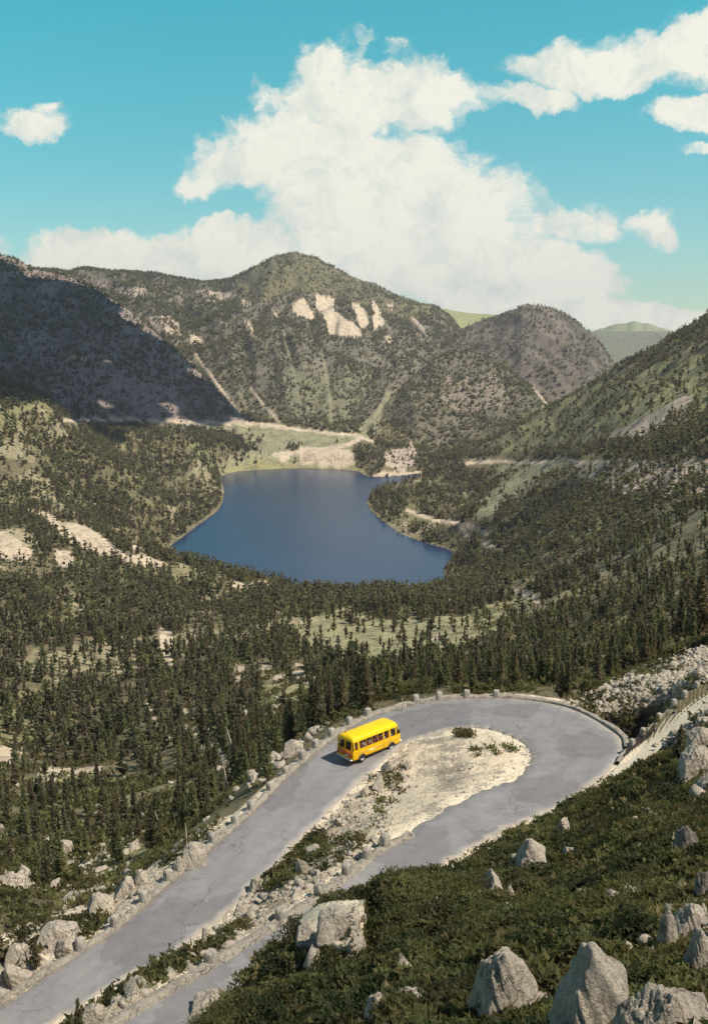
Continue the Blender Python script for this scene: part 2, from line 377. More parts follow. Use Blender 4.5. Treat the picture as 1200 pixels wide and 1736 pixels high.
def hit(px, py, rmin=8):
    dx, dy, dz = pxdir(px, py); h = math.hypot(dx, dy)
    rr = np.exp(np.linspace(math.log(rmin), math.log(6000), 4000)); x = dx/h*rr; y = dy/h*rr
    z = gsample(Z, x, y); k = int(np.argmax(z >= HC+dz/h*rr))
    return Vector((float(x[k]), float(y[k]), float(z[k])))
# ------------------------------------------------------------ materials
def mat(name, rough=.85):
    m_ = bpy.data.materials.new(name); m_.use_nodes = True; n = NT(m_.node_tree)
    b = n.n['Principled BSDF']; b.inputs['Roughness'].default_value = rough
    b.inputs['Specular IOR Level'].default_value = .25
    return m_, n, b
def bump(n, b, h, strength, dist):
    bp = n.new('ShaderNodeBump'); bp.inputs['Strength'].default_value = strength; bp.inputs['Distance'].default_value = dist
    n.put(bp.inputs['Height'], h); n.l.new(bp.outputs[0], b.inputs['Normal'])
def objco(n): return n.new('ShaderNodeTexCoord').outputs['Object']
def worldco(n): return n.new('ShaderNodeNewGeometry').outputs['Position']
def simple(name, c, rough=.5, var=.12, sc=6, metal=0, bm=0):
    m_, n, b = mat(name, rough); co = objco(n)
    nz = n.noise(co, sc, 5, .6)
    d_ = tuple(x*(1-var) for x in c); l_ = tuple(min(1, x*(1+var)) for x in c)
    n.put(b.inputs['Base Color'], n.ramp(nz, [(.3, d_), (.7, l_)])); b.inputs['Metallic'].default_value = metal
    if bm: bump(n, b, n.noise(co, sc*3, 4), .5, bm)
    return m_
def ground_mat():
    m_, n, b = mat('terrain_cover', .95); co = worldco(n)
    at = n.new('ShaderNodeAttribute', attribute_name='cover').outputs['Color']
    st = n.new('ShaderNodeAttribute', attribute_name='stony').outputs['Fac']
    f1 = n.noise(co, .9, 8, .68); f2 = n.noise(co, .06, 8, .7); f3 = n.noise(co, 6, 4, .6)
    v = n.math('ADD', n.math('MULTIPLY', f1, .8), n.math('MULTIPLY', f2, .9))
    v = n.math('ADD', v, n.math('MULTIPLY_ADD', f3, .5, -.05)); f4 = n.noise(co, .22, 8, .78); v = n.math('ADD', v, n.math('MULTIPLY_ADD', f4, 1.5, -.75))
    c = n.mix(1., at, n.ramp(v, [(.6, (.42, .40, .38)), (1.0, (.95, .95, .95)), (1.4, (1.5, 1.46, 1.36))]), 'MULTIPLY')
    # stony ground: cracks, stones and tufts between them
    vo = n.new('ShaderNodeTexVoronoi', feature='DISTANCE_TO_EDGE'); n.put(vo.inputs['Vector'], n.vmath('ADD', co, n.vmath('MULTIPLY', n.noise(co, 1.2, 3, col=True), (.8, .8, .8)))); vo.inputs['Scale'].default_value = 1.7
    cr = n.smooth(vo.outputs[0], .0, .10, 1., 0.)
    c = n.mix(n.math('MULTIPLY', n.math('MULTIPLY', cr, st), .55), c, (.17, .14, .09))
    tf = n.smooth(n.noise(co, .55, 7, .7), .53, .62)
    c = n.mix(n.math('MULTIPLY', n.math('MULTIPLY', tf, st), .38), c, (.17, .16, .08))
    n.put(b.inputs['Base Color'], c)
    bump(n, b, n.math('ADD', n.math('MULTIPLY', f1, 1.), n.math('MULTIPLY', f3, .35)), .9, .45)
    return m_
M_ground = ground_mat()
def rock_mat(name, c, sc=1.):
    m_, n, b = mat(name, .9); co = objco(n); inf = n.new('ShaderNodeObjectInfo').outputs['Random']
    co2 = n.vmath('ADD', co, n.vmath('MULTIPLY', inf, (40, 40, 40)))
    f1 = n.noise(co2, 1.6*sc, 9, .68); f2 = n.noise(co2, 9*sc, 6, .7)
    mp = n.vmath('MULTIPLY', co2, (2.2, 1.2, 1.0)); f3 = n.noise(mp, 1.6*sc, 10, .72, .6)
    v = n.math('ADD', n.math('MULTIPLY', f1, .6), n.math('MULTIPLY', f3, .5)); v = n.math('ADD', v, n.math('MULTIPLY_ADD', f2, .35, -.17))
    k = lambda s: tuple(x*s for x in c)
    cc = n.ramp(v, [(.36, (c[0]*.42, c[1]*.40, c[2]*.40)), (.47, k(.78)), (.60, k(1.05)), (.75, (min(1,c[0]*1.3), c[1]*1.28, c[2]*1.2))])
    lich = n.smooth(n.noise(co2, 3*sc, 6, .75), .60, .68)
    cc = n.mix(n.math('MULTIPLY', lich, .5), cc, (.20, .17, .12))
    wv = n.vmath('ADD', co2, n.vmath('MULTIPLY', n.noise(co2, 1.5*sc, 5, .7, col=True), (.9, .9, .9)))
    vc = n.new('ShaderNodeTexVoronoi', feature='DISTANCE_TO_EDGE'); n.put(vc.inputs['Vector'], n.vmath('MULTIPLY', wv, (1.2, 1.2, .6))); vc.inputs['Scale'].default_value = 1.5*sc
    ck = n.math('MULTIPLY', n.smooth(vc.outputs[0], 0., .035, 1., 0.), n.smooth(n.noise(co2, .9*sc, 3), .42, .56))
    cc = n.mix(n.math('MULTIPLY', ck, .7), cc, (.12, .10, .075))
    cc = n.mix(n.math('MULTIPLY', n.smooth(n.noise(co2, 22*sc, 3, .6), .60, .68), .55), cc, (.12, .11, .09))
    n.put(b.inputs['Base Color'], cc)
    h = n.math('ADD', n.math('MULTIPLY', f3, 1.), n.math('MULTIPLY', f2, .7)); h = n.math('SUBTRACT', h, n.math('MULTIPLY', ck, .5))
    bump(n, b, h, 1., .22/sc)
    return m_
M_rock = rock_mat('pale_granite', (.64, .57, .445))
M_rockdk = rock_mat('grey_granite', (.33, .30, .25))
M_stone = rock_mat('dressed_stone', (.56, .52, .43), 2.)
M_wall = rock_mat('wall_stone', (.50, .455, .365), 1.2)
def road_mat():
    m_, n, b = mat('road_surface', .9); co = worldco(n)
    f1 = n.noise(co, .22, 7, .6, .6); f2 = n.noise(co, 1.3, 7, .7); f3 = n.noise(co, 14, 4, .6)
    ed = n.new('ShaderNodeAttribute', attribute_name='edge').outputs['Fac']
    v = n.math('ADD', n.math('MULTIPLY', f1, .52), n.math('MULTIPLY', f2, .66)); v = n.math('ADD', v, n.math('MULTIPLY_ADD', f3, .42, -.21))
    wn = n.noise(co, .5, 4); trk = n.math('MULTIPLY', n.math('SINE', n.math('MULTIPLY_ADD', ed, 18, n.math('MULTIPLY', wn, 2))), .035)
    v = n.math('ADD', v, trk)
    c = n.ramp(v, [(.40, (.205, .205, .208)), (.56, (.255, .252, .25)), (.72, (.295, .288, .275)), (.86, (.37, .345, .305))])
    wv = n.vmath('ADD', co, n.vmath('MULTIPLY', n.noise(co, .8, 4, col=True), (2.2, 2.2, 0)))
    vc = n.new('ShaderNodeTexVoronoi', feature='DISTANCE_TO_EDGE'); n.put(vc.inputs['Vector'], wv); vc.inputs['Scale'].default_value = .33
    ck = n.math('MULTIPLY', n.smooth(vc.outputs[0], .0, .014, 1., 0.), n.smooth(n.noise(co, .15, 3), .46, .60))
    c = n.mix(n.math('MULTIPLY', ck, .75), c, (.09, .085, .08))
    vp = n.new('ShaderNodeTexVoronoi'); n.put(vp.inputs['Vector'], wv); vp.inputs['Scale'].default_value = .21
    sp2 = n.new('ShaderNodeSeparateColor'); n.l.new(vp.outputs['Color'], sp2.inputs[0])
    c = n.mix(n.math('MULTIPLY', n.smooth(sp2.outputs[0], .80, .82), .35), c, (.13, .125, .125))
    c = n.mix(n.math('MULTIPLY', n.smooth(n.noise(co, 3.2, 6, .75), .60, .70), .5), c, (.42, .385, .31))
    es = n.smooth(n.math('ADD', n.math('ABSOLUTE', n.math('MULTIPLY_ADD', ed, 2., -1.)), n.math('MULTIPLY_ADD', f2, .35, -.18)), .80, 1.0)
    n.put(b.inputs['Base Color'], n.mix(n.math('MULTIPLY', es, .7), c, (.42, .385, .31)))
    bump(n, b, f3, .4, .03); return m_
M_road = road_mat()
def leaf_mat(name, stops, use_obj=False):
    m_, n, b = mat(name, .8); b.inputs['Specular IOR Level'].default_value = .15
    if use_obj: t = n.new('ShaderNodeObjectInfo').outputs['Random']
    else: t = n.new('ShaderNodeAttribute', attribute_name='tone').outputs['Fac']
    nz = n.noise(worldco(n), 1.1 if use_obj else .9, 4)
    v = n.math('ADD', n.math('MULTIPLY', t, .75), n.math('MULTIPLY_ADD', nz, .7, -.22))
    col_ = n.ramp(v, stops); n.put(b.inputs['Base Color'], col_)
    tr_ = n.new('ShaderNodeBsdfTranslucent'); n.put(tr_.inputs[0], n.mix(1., col_, (1.9, 1.75, 1.25), 'MULTIPLY')); mx = n.new('ShaderNodeMixShader'); mx.inputs[0].default_value = .42
    n.l.new(b.outputs[0], mx.inputs[1]); n.l.new(tr_.outputs[0], mx.inputs[2]); n.l.new(mx.outputs[0], n.n['Material Output'].inputs[0]); return m_
PINE = [(.05, (.090, .092, .056)), (.30, (.145, .143, .084)), (.50, (.185, .152, .104)), (.70, (.165, .192, .092)), (.95, (.265, .262, .135))]
M_pine = leaf_mat('pine_needles', PINE); M_pine1 = leaf_mat('pine_needles_near', PINE, True)
M_heath = leaf_mat('heath_leaves', [(.05, (.045, .044, .022)), (.30, (.078, .078, .034)), (.55, (.125, .112, .050)), (.75, (.125, .140, .052)), (1., (.25, .225, .11))])
M_bark = simple('bark', (.17, .125, .09), .9, .3, 5); M_dead = simple('bleached_wood', (.46, .40, .30), .9, .3, 4, bm=.02)
def water_mat():
    m_, n, b = mat('lake_water', .16); co = worldco(n)
    b.inputs['IOR'].default_value = 1.33; b.inputs['Specular IOR Level'].default_value = .5
    big = n.noise(co, .006, 5, .6)
    n.put(b.inputs['Base Color'], n.ramp(big, [(.35, (.016, .034, .092)), (.65, (.022, .045, .112))]))
    bump(n, b, n.noise(n.vmath('MULTIPLY', co, (1, .6, 1)), .35, 6, .7), .6, .45); return m_
M_water = water_mat()

# ------------------------------------------------------------ what covers the ground, drawn as patches on the terrain itself
FF = (.135, .122, .070); SAND = (.45, .385, .29); SCREE = (.37, .315, .255); GRASS = (.235, .225, .115); MEAD = (.225, .225, .14); SCRUB = (.135, .125, .068)
COVER = [ # colour, tree density, stony, wobble px, polygon
 (MEAD, .42, 0, 5, [(330,712),(470,722),(475,790),(375,805),(385,770)]),
 (MEAD, .03, 0, 3, [(460,726),(620,738),(640,790),(470,792),(440,770)]),
 (GRASS, .03, 0, 3, [(376,812),(376,798),(440,783),(600,792),(620,800),(618,808)]),
 (SAND, .0, 0, 3, [(462,770),(500,757),(560,757),(590,765),(612,790),(560,791),(520,786),(480,784)]),
 (SAND, .0, 0, 2, [(632,808),(650,799),(712,801),(712,807)]),
 (SCREE, .25, 0, 4, [(655,765),(700,750),(715,775),(690,798),(650,790)]),
 (MEAD, .55, 0, 8, [(610,735),(648,700),(662,668),(670,670),(650,715),(625,745)]),
 ((.15,.15,.095), .75, 0, 10, [(470,640),(600,620),(640,650),(600,722),(500,715)]),
 (SCRUB, .30, 0, 8, [(385,490),(430,452),(497,424),(575,452),(690,502),(745,520),(700,548),(620,520),(560,500),(480,495),(410,520)]),
 (SAND, 0, 0, 4, [(490,513),(510,505),(528,525),(537,545),(515,541),(497,532)]),
 (SAND, 0, 0, 4, [(540,500),(560,503),(570,530),(598,548),(612,565),(590,572),(562,567),(552,545),(540,528)]),
 (SAND, 0, 0, 4, [(598,512),(612,514),(622,550),(606,555)]),
 (SAND, .1, 0, 4, [(625,505),(638,520),(655,552),(630,560)]),
 (SAND, .1, 0, 3, [(650,505),(668,520),(668,530)]), (SAND, .1, 0, 3, [(655,570),(668,575),(660,588)]),
 (SAND, .1, 0, 3, [(458,516),(473,537),(466,538)]), (SAND, .1, 0, 3, [(412,545),(420,545),(435,573),(427,573)]),
 (SCREE, .5, 0, 4, [(198,487),(247,486),(247,500),(205,500)]), (SCREE, .45, 0, 5, [(330,495),(395,492),(398,506),(345,512)]),
 (SAND, .2, 0, 3, [(322,566),(345,572),(346,586),(322,582)]), (SCREE, .5, 0, 6, [(245,535),(300,540),(308,570),(265,562)]),
 (SAND, .3, 0, 3, [(403,506),(428,512),(420,522)]),
 ((.19, .16, .14), .7, 0, 8, [(100,468),(200,478),(190,500),(110,495)]), ((.17, .145, .13), .8, 0, 8, [(0,580),(70,620),(75,650),(0,630)]),
 ((.21, .185, .145), .65, 0, 10, [(765,640),(835,640),(870,680),(800,700),(740,680)]), (SCREE, .3, 0, 4, [(690,665),(708,665),(700,675)]),
 (GRASS, .3, 0, 8, [(900,695),(1000,650),(1210,590),(1210,690),(1000,750),(850,765)]),
 (SCREE, .02, 0, 4, [(1020,748),(1045,732),(1085,708),(1165,673),(1185,676),(1120,722),(1080,740)]),
 (SCREE, .5, 0, 8, [(960,782),(1200,775),(1210,835),(1060,842),(960,802)]),
 (MEAD, .4, 0, 8, [(840,785),(960,775),(1010,800),(900,830),(830,880),(800,880),(850,820)]),
 (SAND, .0, 0, 6, [(-20,900),(30,913),(62,930),(58,953),(-20,948)]),
 (SAND, .02, 0, 6, [(50,860),(110,882),(165,906),(215,938),(272,942),(276,958),(240,965),(180,945),(130,925),(95,900)]),
 (SAND, .1, 0, 5, [(90,930),(122,938),(122,965),(95,962)]), (SAND, .25, 0, 5, [(205,905),(225,915),(270,950),(240,950)]),
 ((.16, .145, .09), 1., 0, 6, [(230,930),(310,880),(368,850),(378,860),(345,885),(300,925),(275,955)]),
 ((.26, .25, .145), .16, 0, 9, [(485,1060),(560,1036),(640,1048),(720,1056),(780,1042),(880,1016),(905,1028),(850,1066),(770,1095),(680,1125),(570,1125),(510,1100)]),
 (SAND, .15, 0, 5, [(395,985),(460,985),(470,998),(400,1000)]), (SAND, .1, 0, 4, [(725,1075),(760,1070),(755,1082),(730,1084)]),
 (SAND, .1, 0, 6, [(310,1220),(345,1238),(372,1275),(385,1300),(360,1290),(320,1250)]), (SAND, .15, 0, 5, [(270,1060),(302,1080),(296,1155),(278,1140)]),
 ((.30, .285, .16), .12, .4, 7, [(435,1128),(480,1140),(525,1165),(545,1195),(560,1215),(500,1250),(470,1240),(440,1185)]),
 (SAND, .1, 0, 6, [(330,1095),(345,1140),(362,1185),(348,1180)]), (SAND, .1, 0, 6, [(385,1110),(410,1120),(425,1180),(405,1165)]),
 (SAND, .1, 0, 6, [(445,1120),(465,1125),(480,1155),(455,1150)]), (SAND, .1, 0, 6, [(498,1120),(520,1125),(516,1165),(500,1150)]),
 (SAND, .05, .3, 6, [(-10,1262),(45,1275),(35,1305),(-10,1308)]), (SAND, .08, .3, 5, [(60,1300),(175,1296),(165,1318),(85,1326)]),
 (GRASS, .3, .2, 8, [(100,1312),(340,1325),(320,1365),(120,1368)]), (SAND, .1, .5, 7, [(-10,1475),(60,1482),(70,1512),(-10,1525)]),
 (GRASS, .4, .2, 8, [(140,1420),(300,1400),(330,1430),(200,1460)]),
 (GRASS, .3, 0, 8, [(1040,1045),(1085,1042),(1080,1085),(1030,1112),(985,1135),(975,1108),(1010,1080)]),
 (SCREE, .2, 0, 5, [(860,998),(908,1008),(900,1022)]),
]
COVER += [(MEAD, 1., 0, 4, [(489,752),(507,752),(508,784),(489,784)]), (FF, 1., 0, 4, [(590,752),(612,745),(650,752),(655,800),(640,808),(600,792)]), (FF, 1, 0, 4, [(345,735),(400,728),(425,765),(400,780),(360,770)])]
LINES = [ # colour, half width px, points
 (SAND, 3, [(110,712),(220,711),(300,716),(350,716),(420,718),(480,724),(540,732),(600,738),(632,750)]),
 (SAND, 3.5, [(465,772),(530,764),(590,754),(612,744)]), ((.36,.31,.24), 2.2, [(332,600),(372,655),(408,702)]), ((.36,.31,.24), 1.8, [(425,655),(450,690),(474,716)]),
 ((.2,.2,.13), 2.5, [(545,590),(556,650),(562,712)]), ((.18,.18,.12), 1.5, [(480,560),(500,640),(512,700)]), (MEAD, 4.5, [(658,668),(640,700),(612,728)]),
 (SAND, 3.0, [(790,785),(850,781),(900,785),(960,781),(1030,786)]), (MEAD, 4, [(960,783),(905,800),(850,840),(812,878)]),
 (SAND, 3.4, [(690,865),(735,882),(790,889),(826,906)]), (SAND, 3.2, [(776,888),(796,914)]), (SAND, 3.2, [(816,920),(850,934)]),
 (SCREE, 5, [(870,1000),(910,1020)]), (SAND, 4, [(312,1205),(322,1240),(345,1262)]), (SAND, 3, [(250,1190),(270,1235)]),
 (SCREE, 2, [(700,540),(720,560)]), (SCREE, 1.8, [(903,657),(925,683)]), (SAND, 2.5, [(870,1003),(905,1018)]),
]
ISL = [(s[2], s[3]) for s in ROAD[5:27]]
def lined(qx, qy, q):
    dd = np.full(qx.shape, 99.)
    for i in range(len(q)-1):
        a, b = q[i], q[i+1]; ab = b-a; t = np.clip(((qx-a[0])*ab[0]+(qy-a[1])*ab[1])/(ab@ab), 0, 1)
        dd = np.minimum(dd, np.hypot(qx-a[0]-t*ab[0], qy-a[1]-t*ab[1]))
    return dd
def cover(px, py, x, y, r, who, roadd):
    n = px.shape; c = np.empty(n+(3,)); c[:] = FF
    dens = np.ones(n); stony = np.zeros(n)
    mt = fbm(x/45, y/70, 5, 51)                               # bare streaks running down the slopes
    st = ridged(x/16+y/60, y/75, 4, 53)
    far = r > 85
    bare = far*sstep(mt+st*.35+.10*sstep(r, 500, 200), .38, .60)*(1-.45*sstep(r, 600, 900))*(1-.4*sstep(r, 260, 400)*(r < 650))*np.where((px > 820) & (r > 150), .55, 1)
    c = c*(1-bare[..., None]*.8)+np.array((.37, .335, .225))*bare[..., None]*.8; dens = dens*(1-.75*bare)
    gr = far*sstep(fbm(x/50, y/90, 4, 57), .18, .42)*(1-bare)
    c = c*(1-gr[..., None]*.6)+np.array((.215, .215, .105))*gr[..., None]*.6; dens = dens*(1-.25*gr)
    def setc(mask, col, d, s, a=1.):
        mm = mask*a; c[:] = c*(1-mm[..., None])+np.array(col)*mm[..., None]
        dens[:] = dens*(1-mm)+d*mm; stony[:] = stony*(1-mm)+s*mm
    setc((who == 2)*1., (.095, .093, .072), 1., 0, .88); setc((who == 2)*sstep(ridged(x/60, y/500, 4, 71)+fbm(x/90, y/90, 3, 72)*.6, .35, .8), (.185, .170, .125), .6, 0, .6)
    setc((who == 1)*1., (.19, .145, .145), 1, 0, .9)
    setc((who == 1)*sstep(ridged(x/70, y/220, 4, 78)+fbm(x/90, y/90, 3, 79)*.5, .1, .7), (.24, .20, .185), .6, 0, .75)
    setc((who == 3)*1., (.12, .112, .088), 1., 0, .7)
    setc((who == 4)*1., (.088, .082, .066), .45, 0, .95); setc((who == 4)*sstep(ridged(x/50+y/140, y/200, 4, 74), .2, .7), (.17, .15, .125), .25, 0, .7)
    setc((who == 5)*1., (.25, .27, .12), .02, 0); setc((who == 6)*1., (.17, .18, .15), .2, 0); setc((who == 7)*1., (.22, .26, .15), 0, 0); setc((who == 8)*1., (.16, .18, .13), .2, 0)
    dens[:] = dens*np.where((px > 820) & (r > 350) & (r < 1700), .72, 1)*np.where((px > 640) & (r <= 350), .7, 1)
    ok = r > 88
    wx = fbm(x/9/(1+r/600), y/14/(1+r/600), 4, 61); wy = fbm(x/9/(1+r/600)+50, y/14/(1+r/600), 4, 62)
    for col, d, s, wob, poly in COVER:
        q = np.array(poly); k = ok & (px > q[:, 0].min()-20) & (px < q[:, 0].max()+20) & (py > q[:, 1].min()-20) & (py < q[:, 1].max()+20)
        if s or q[:, 1].min() > 1400: k = k | ((r > 56) & (px > q[:, 0].min()-20) & (px < q[:, 0].max()+20) & (py > q[:, 1].min()-20) & (py < q[:, 1].max()+20))
        if not k.any(): continue
        mm = np.zeros(n); mm[k] = inpoly(px[k]+wx[k]*wob*2.2, py[k]+wy[k]*wob*1.6, poly); setc(mm, col, d, s)
    for col, hw, pl in LINES:
        q = np.array(pl); k = ok & (px > q[:, 0].min()-20) & (px < q[:, 0].max()+20) & (py > q[:, 1].min()-20) & (py < q[:, 1].max()+20)
        if not k.any(): continue
        qx = px[k]+wx[k]*2; qy = py[k]+wy[k]*2; dd = np.full(qx.shape, 99.)
        for i in range(len(q)-1):
            a, b = q[i], q[i+1]; ab = b-a; t = np.clip(((qx-a[0])*ab[0]+(qy-a[1])*ab[1])/(ab@ab), 0, 1)
            dd = np.minimum(dd, np.hypot(qx-a[0]-t*ab[0], qy-a[1]-t*ab[1]))
        mm = np.zeros(n); mm[k] = 1-sstep(dd, hw*.7, hw*1.2); setc(mm, col, .0, 0); mm[k] = 1-sstep(lined(qx, (qy-6)*.5+3, q*[1, .5]+[0, 3]), hw*.8, hw*1.3); dens[:] = dens*(1-mm)
    # near ground
    nr = r < 125
    nz = fbm(x/2.2, y/2.2, 4, 81)
    rub = [(-300,1900),(-300,1640),(0,1590),(60,1552),(110,1530),(200,1478),(300,1436),(350,1405),(420,1368),(500,1290),(560,1245),(590,1240),(420,1400),(300,1500),(100,1660),(-50,1780)]
    setc(nr*inpoly(px+wx*30, py+wy*26, rub)*1., (.56, .50, .39), .12, 1)
    bank = [(930,1196),(985,1190),(1022,1163),(1080,1133),(1210,1092),(1400,1060),(1400,1120),(1200,1150),(1150,1182),(1100,1200),(1030,1212)]
    setc((r > 70)*nr*inpoly(px+wx*8, py+wy*8, bank)*1., (.45, .40, .33), .0, 1)
    isl = nr*(roadd > 0)*inpoly(px, py, ISL)
    setc(isl*1., (.53, .465, .355), 0, .05); 
    low = isl*sstep(nz+(620-px)/260+(py-1380)/300, .0, .5)
    setc(low*1., (.36, .31, .23), 0, .9)
    scr = isl*inpoly(px+wx*10, py+wy*10, [(425,1500),(515,1403),(545,1410),(560,1440),(515,1470),(500,1500),(440,1520)])
    setc(scr*1., (.20, .19, .09), 0, .8)
    kn = (r < 66)*(roadd > .9)*(1-inpoly(px, py, ISL))*(1-inpoly(px, py, [(-900,2600),(-900,1200),(0,1450),(560,1180),(620,1290),(520,1400),(430,1500),(240,1640),(90,1740),(-300,2200)]))
    kn = kn*(1-inpoly(px+wx*10, py+wy*10, [(520,1535),(560,1525),(615,1522),(612,1560),(608,1605),(585,1610),(545,1592),(500,1560)])*1.)
    setc((nr*(r < 66)*(roadd > .9)*inpoly(px, py, [(500,1540),(615,1515),(620,1610),(500,1610)]))*1., (.56, .50, .39), 0, .6)
    strip = kn*inpoly(px, py, [(90,1760),(240,1640),(430,1530),(560,1480),(700,1400),(620,1470),(470,1562),(310,1660),(200,1725),(60,1830)])
    setc(kn*(1-strip)*1., (.085, .078, .04), 0, 0)
    setc(strip*1., (.36, .31, .23), 0, 1)
    setc(nr*(1-sstep(roadd+wx*1.2, .7, 1.5)), (.60, .54, .42), 0, .2)
    gully_shade = nr*(r > 60)*inpoly(px, py, [(1022,1209),(1112,1209),(1112,1240),(1050,1290)])
    setc(gully_shade*1., (.035, .030, .028), 0, 0)  # shade of the gully recess painted in as near-black ground colour
    return c, dens, stony, kn*(1-strip)
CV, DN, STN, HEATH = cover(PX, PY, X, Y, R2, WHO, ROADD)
Z = Z-HEATH*np.where(PX < 650, .85, .42)*np.clip((ROADD-1.2)/1.5, 0, 1); zb = np.minimum(zb, Z); PX, PY = project(X, Y, Z); VISH = np.maximum.accumulate((Z-HC)/R2, axis=1)
DN = np.where((ROADD < 2.2) | (LD < 2.5), 0, DN)

def grid_object(name, sel):
    # faces of the polar sheet whose four corners' first one is selected
    na, nl = X.shape; f = sel[:-1, :-1]
    ids = np.arange(na*nl).reshape(na, nl)
    q = np.stack([ids[:-1, :-1][f], ids[1:, :-1][f], ids[1:, 1:][f], ids[:-1, 1:][f]], 1)
    u, inv = np.unique(q, return_inverse=True); T = inv.reshape(q.shape)
    V = np.stack([X.ravel()[u], Y.ravel()[u], Z.ravel()[u]], 1)
    me = mesh(name, V, T, M_ground, smooth=True)
    # faces must look up
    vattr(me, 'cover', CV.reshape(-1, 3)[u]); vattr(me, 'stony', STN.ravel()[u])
    if me.polygons[0].normal.z < 0: me.flip_normals()
    return tag(link(name, me), kind='structure')
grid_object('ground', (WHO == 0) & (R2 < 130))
grid_object('valley_slopes', (WHO == 0) & (R2 >= 130))
for i, sp in enumerate(HILLS):
    if ((WHO == i+1)[:-1, :-1]).any(): grid_object(sp[0], WHO == i+1)
# lake
def hull(q):
    q = sorted(map(tuple, q)); h = []
    for seq in (q, q[::-1]):
        st = []
        for p in seq:
            while len(st) > 1 and (st[-1][0]-st[-2][0])*(p[1]-st[-2][1])-(st[-1][1]-st[-2][1])*(p[0]-st[-2][0]) <= 0: st.pop()
            st.append(p)
        h += st[:-1]
    return np.array(h)
q = hull(LK[:-1]); cen = q.mean(0)
big_ = cen+(q-cen)*1.02
V = np.c_[np.vstack([cen, big_]), np.full(len(q)+1, LZ)]
T = [(0, 1+i, 1+(i+1) % len(q)) for i in range(len(q))]
me = mesh('lake', V, T, M_water)
if me.polygons[0].normal.z < 0: me.flip_normals()
tag(link('lake', me), kind='structure')

# ------------------------------------------------------------ road ribbons and kerbs
def ribbon(name, A, B, m_, lift=0., cols=9):
    n = len(A); t = np.linspace(0, 1, cols)
    skirt = name == 'road'
    V = A[:, None]*(1-t[None, :, None])+B[:, None]*t[None, :, None]; 
    if skirt:                                             # edges turned down into the ground
        u = (A-B)/np.linalg.norm(A-B, axis=1)[:, None]; V = np.concatenate([(A+u*.10-[0, 0, .28])[:, None], V, (B-u*.10-[0, 0, .28])[:, None]], 1); cols += 2; t = np.r_[0, t, 1]
    V = V.reshape(-1, 3).copy(); V[:, 2] += lift
    ids = np.arange(n*cols).reshape(n, cols)
    T = np.stack([ids[:-1, :-1], ids[1:, :-1], ids[1:, 1:], ids[:-1, 1:]], -1).reshape(-1, 4)
    me = mesh(name, V, T, m_, smooth=True); vattr(me, 'edge', np.tile(t, n))
    if me.polygons[0].normal.z < 0: me.flip_normals()
    return link(name, me)
# uneven edges
def wavy(A, B, amp, seed):
    s = np.arange(len(A)); d = A-B; L = np.linalg.norm(d, axis=1)[:, None]; k = fbm(s/3., s*0.+seed, 3, seed)[:, None]*amp
    return A+d/L*k
tag(ribbon('road', wavy(RO, RI, .22, 3), wavy(RI, RO, .3, 4), M_road), kind='structure')
M_dirt = simple('pale_dirt', (.58, .53, .40), .95, .12, 1.5, bm=.03)
tag(ribbon('dirt_track', TO, TI, M_dirt, .0, 5), kind='structure')
def wall(name, C, D, h_top, h_bot, w_, m_, seed=0, gap=None):
    # C inner foot line, D unit outward vectors; box section with rough top
    n = len(C); s = np.arange(n); nz = fbm(s/1.7, s*0.+seed, 3, seed); nz2 = fbm(s/1.3, s*0.+seed+9, 3, seed+1)
    ht = h_top*(1+.35*nz); w1 = w_*(1+.3*nz2)
    z3 = np.array([0, 0, 1.])
    prof = [(-.02, -.12, 0), (0, 0, .9), (.06, 0, 1), (1-.06, 0, 1), (1, 0, .88), (1.02, h_bot, 0)]
    V = []
    for (a, b, c) in prof: V.append(C+D*(a*w1)[:, None]+z3*((b+c*ht)[:, None] if np.ndim(c*ht) else b))
    V = np.stack(V, 1).reshape(-1, 3); k = len(prof); ids = np.arange(n*k).reshape(n, k)
    T = np.stack([ids[:-1, :-1], ids[1:, :-1], ids[1:, 1:], ids[:-1, 1:]], -1).reshape(-1, 4)
    return link(name, mesh(name, V, T, m_))
def outward(A, B):
    d = (A-B)[:, :2]; d /= np.linalg.norm(d, axis=1)[:, None]; return np.c_[d, np.zeros(len(d))]
def resamp(A, step):
    L = np.r_[0, np.cumsum(np.linalg.norm(np.diff(A, axis=0), axis=1))]; s = np.arange(0, L[-1], step)
    return np.stack([np.interp(s, L, A[:, k]) for k in range(3)], 1)
i0, i1 = 14, 14*18+6
A = resamp(RO[i0:i1], .45); B = resamp(RI[i0:i1], .45)
def outw(A):                                              # outward normal from the line itself
    t = np.gradient(A[:, :2], axis=0); t /= np.linalg.norm(t, axis=1)[:, None]; return np.c_[-t[:, 1], t[:, 0], np.zeros(len(t))]
o = wall('roadside_wall', A, outw(A), .20, -1.2, .42, M_wall, 5)
tag(o, 'low pale stone edging wall along the outer side of the lower road and hairpin bend', 'wall')
A = resamp(RI[14*23:], .45)
o = wall('parapet_wall', A, outw(A)*1, .22, -1.5, .45, M_wall, 8)
tag(o, 'low pale stone parapet between the upper and the lower branch of the road', 'wall')
A = resamp(TO[6:], .5)
o = wall('retaining_wall', A, outw(A), .05, -5, .4, M_wall, 12)
tag(o, 'tall shaded retaining wall under the dirt track right of the hairpin', 'wall')

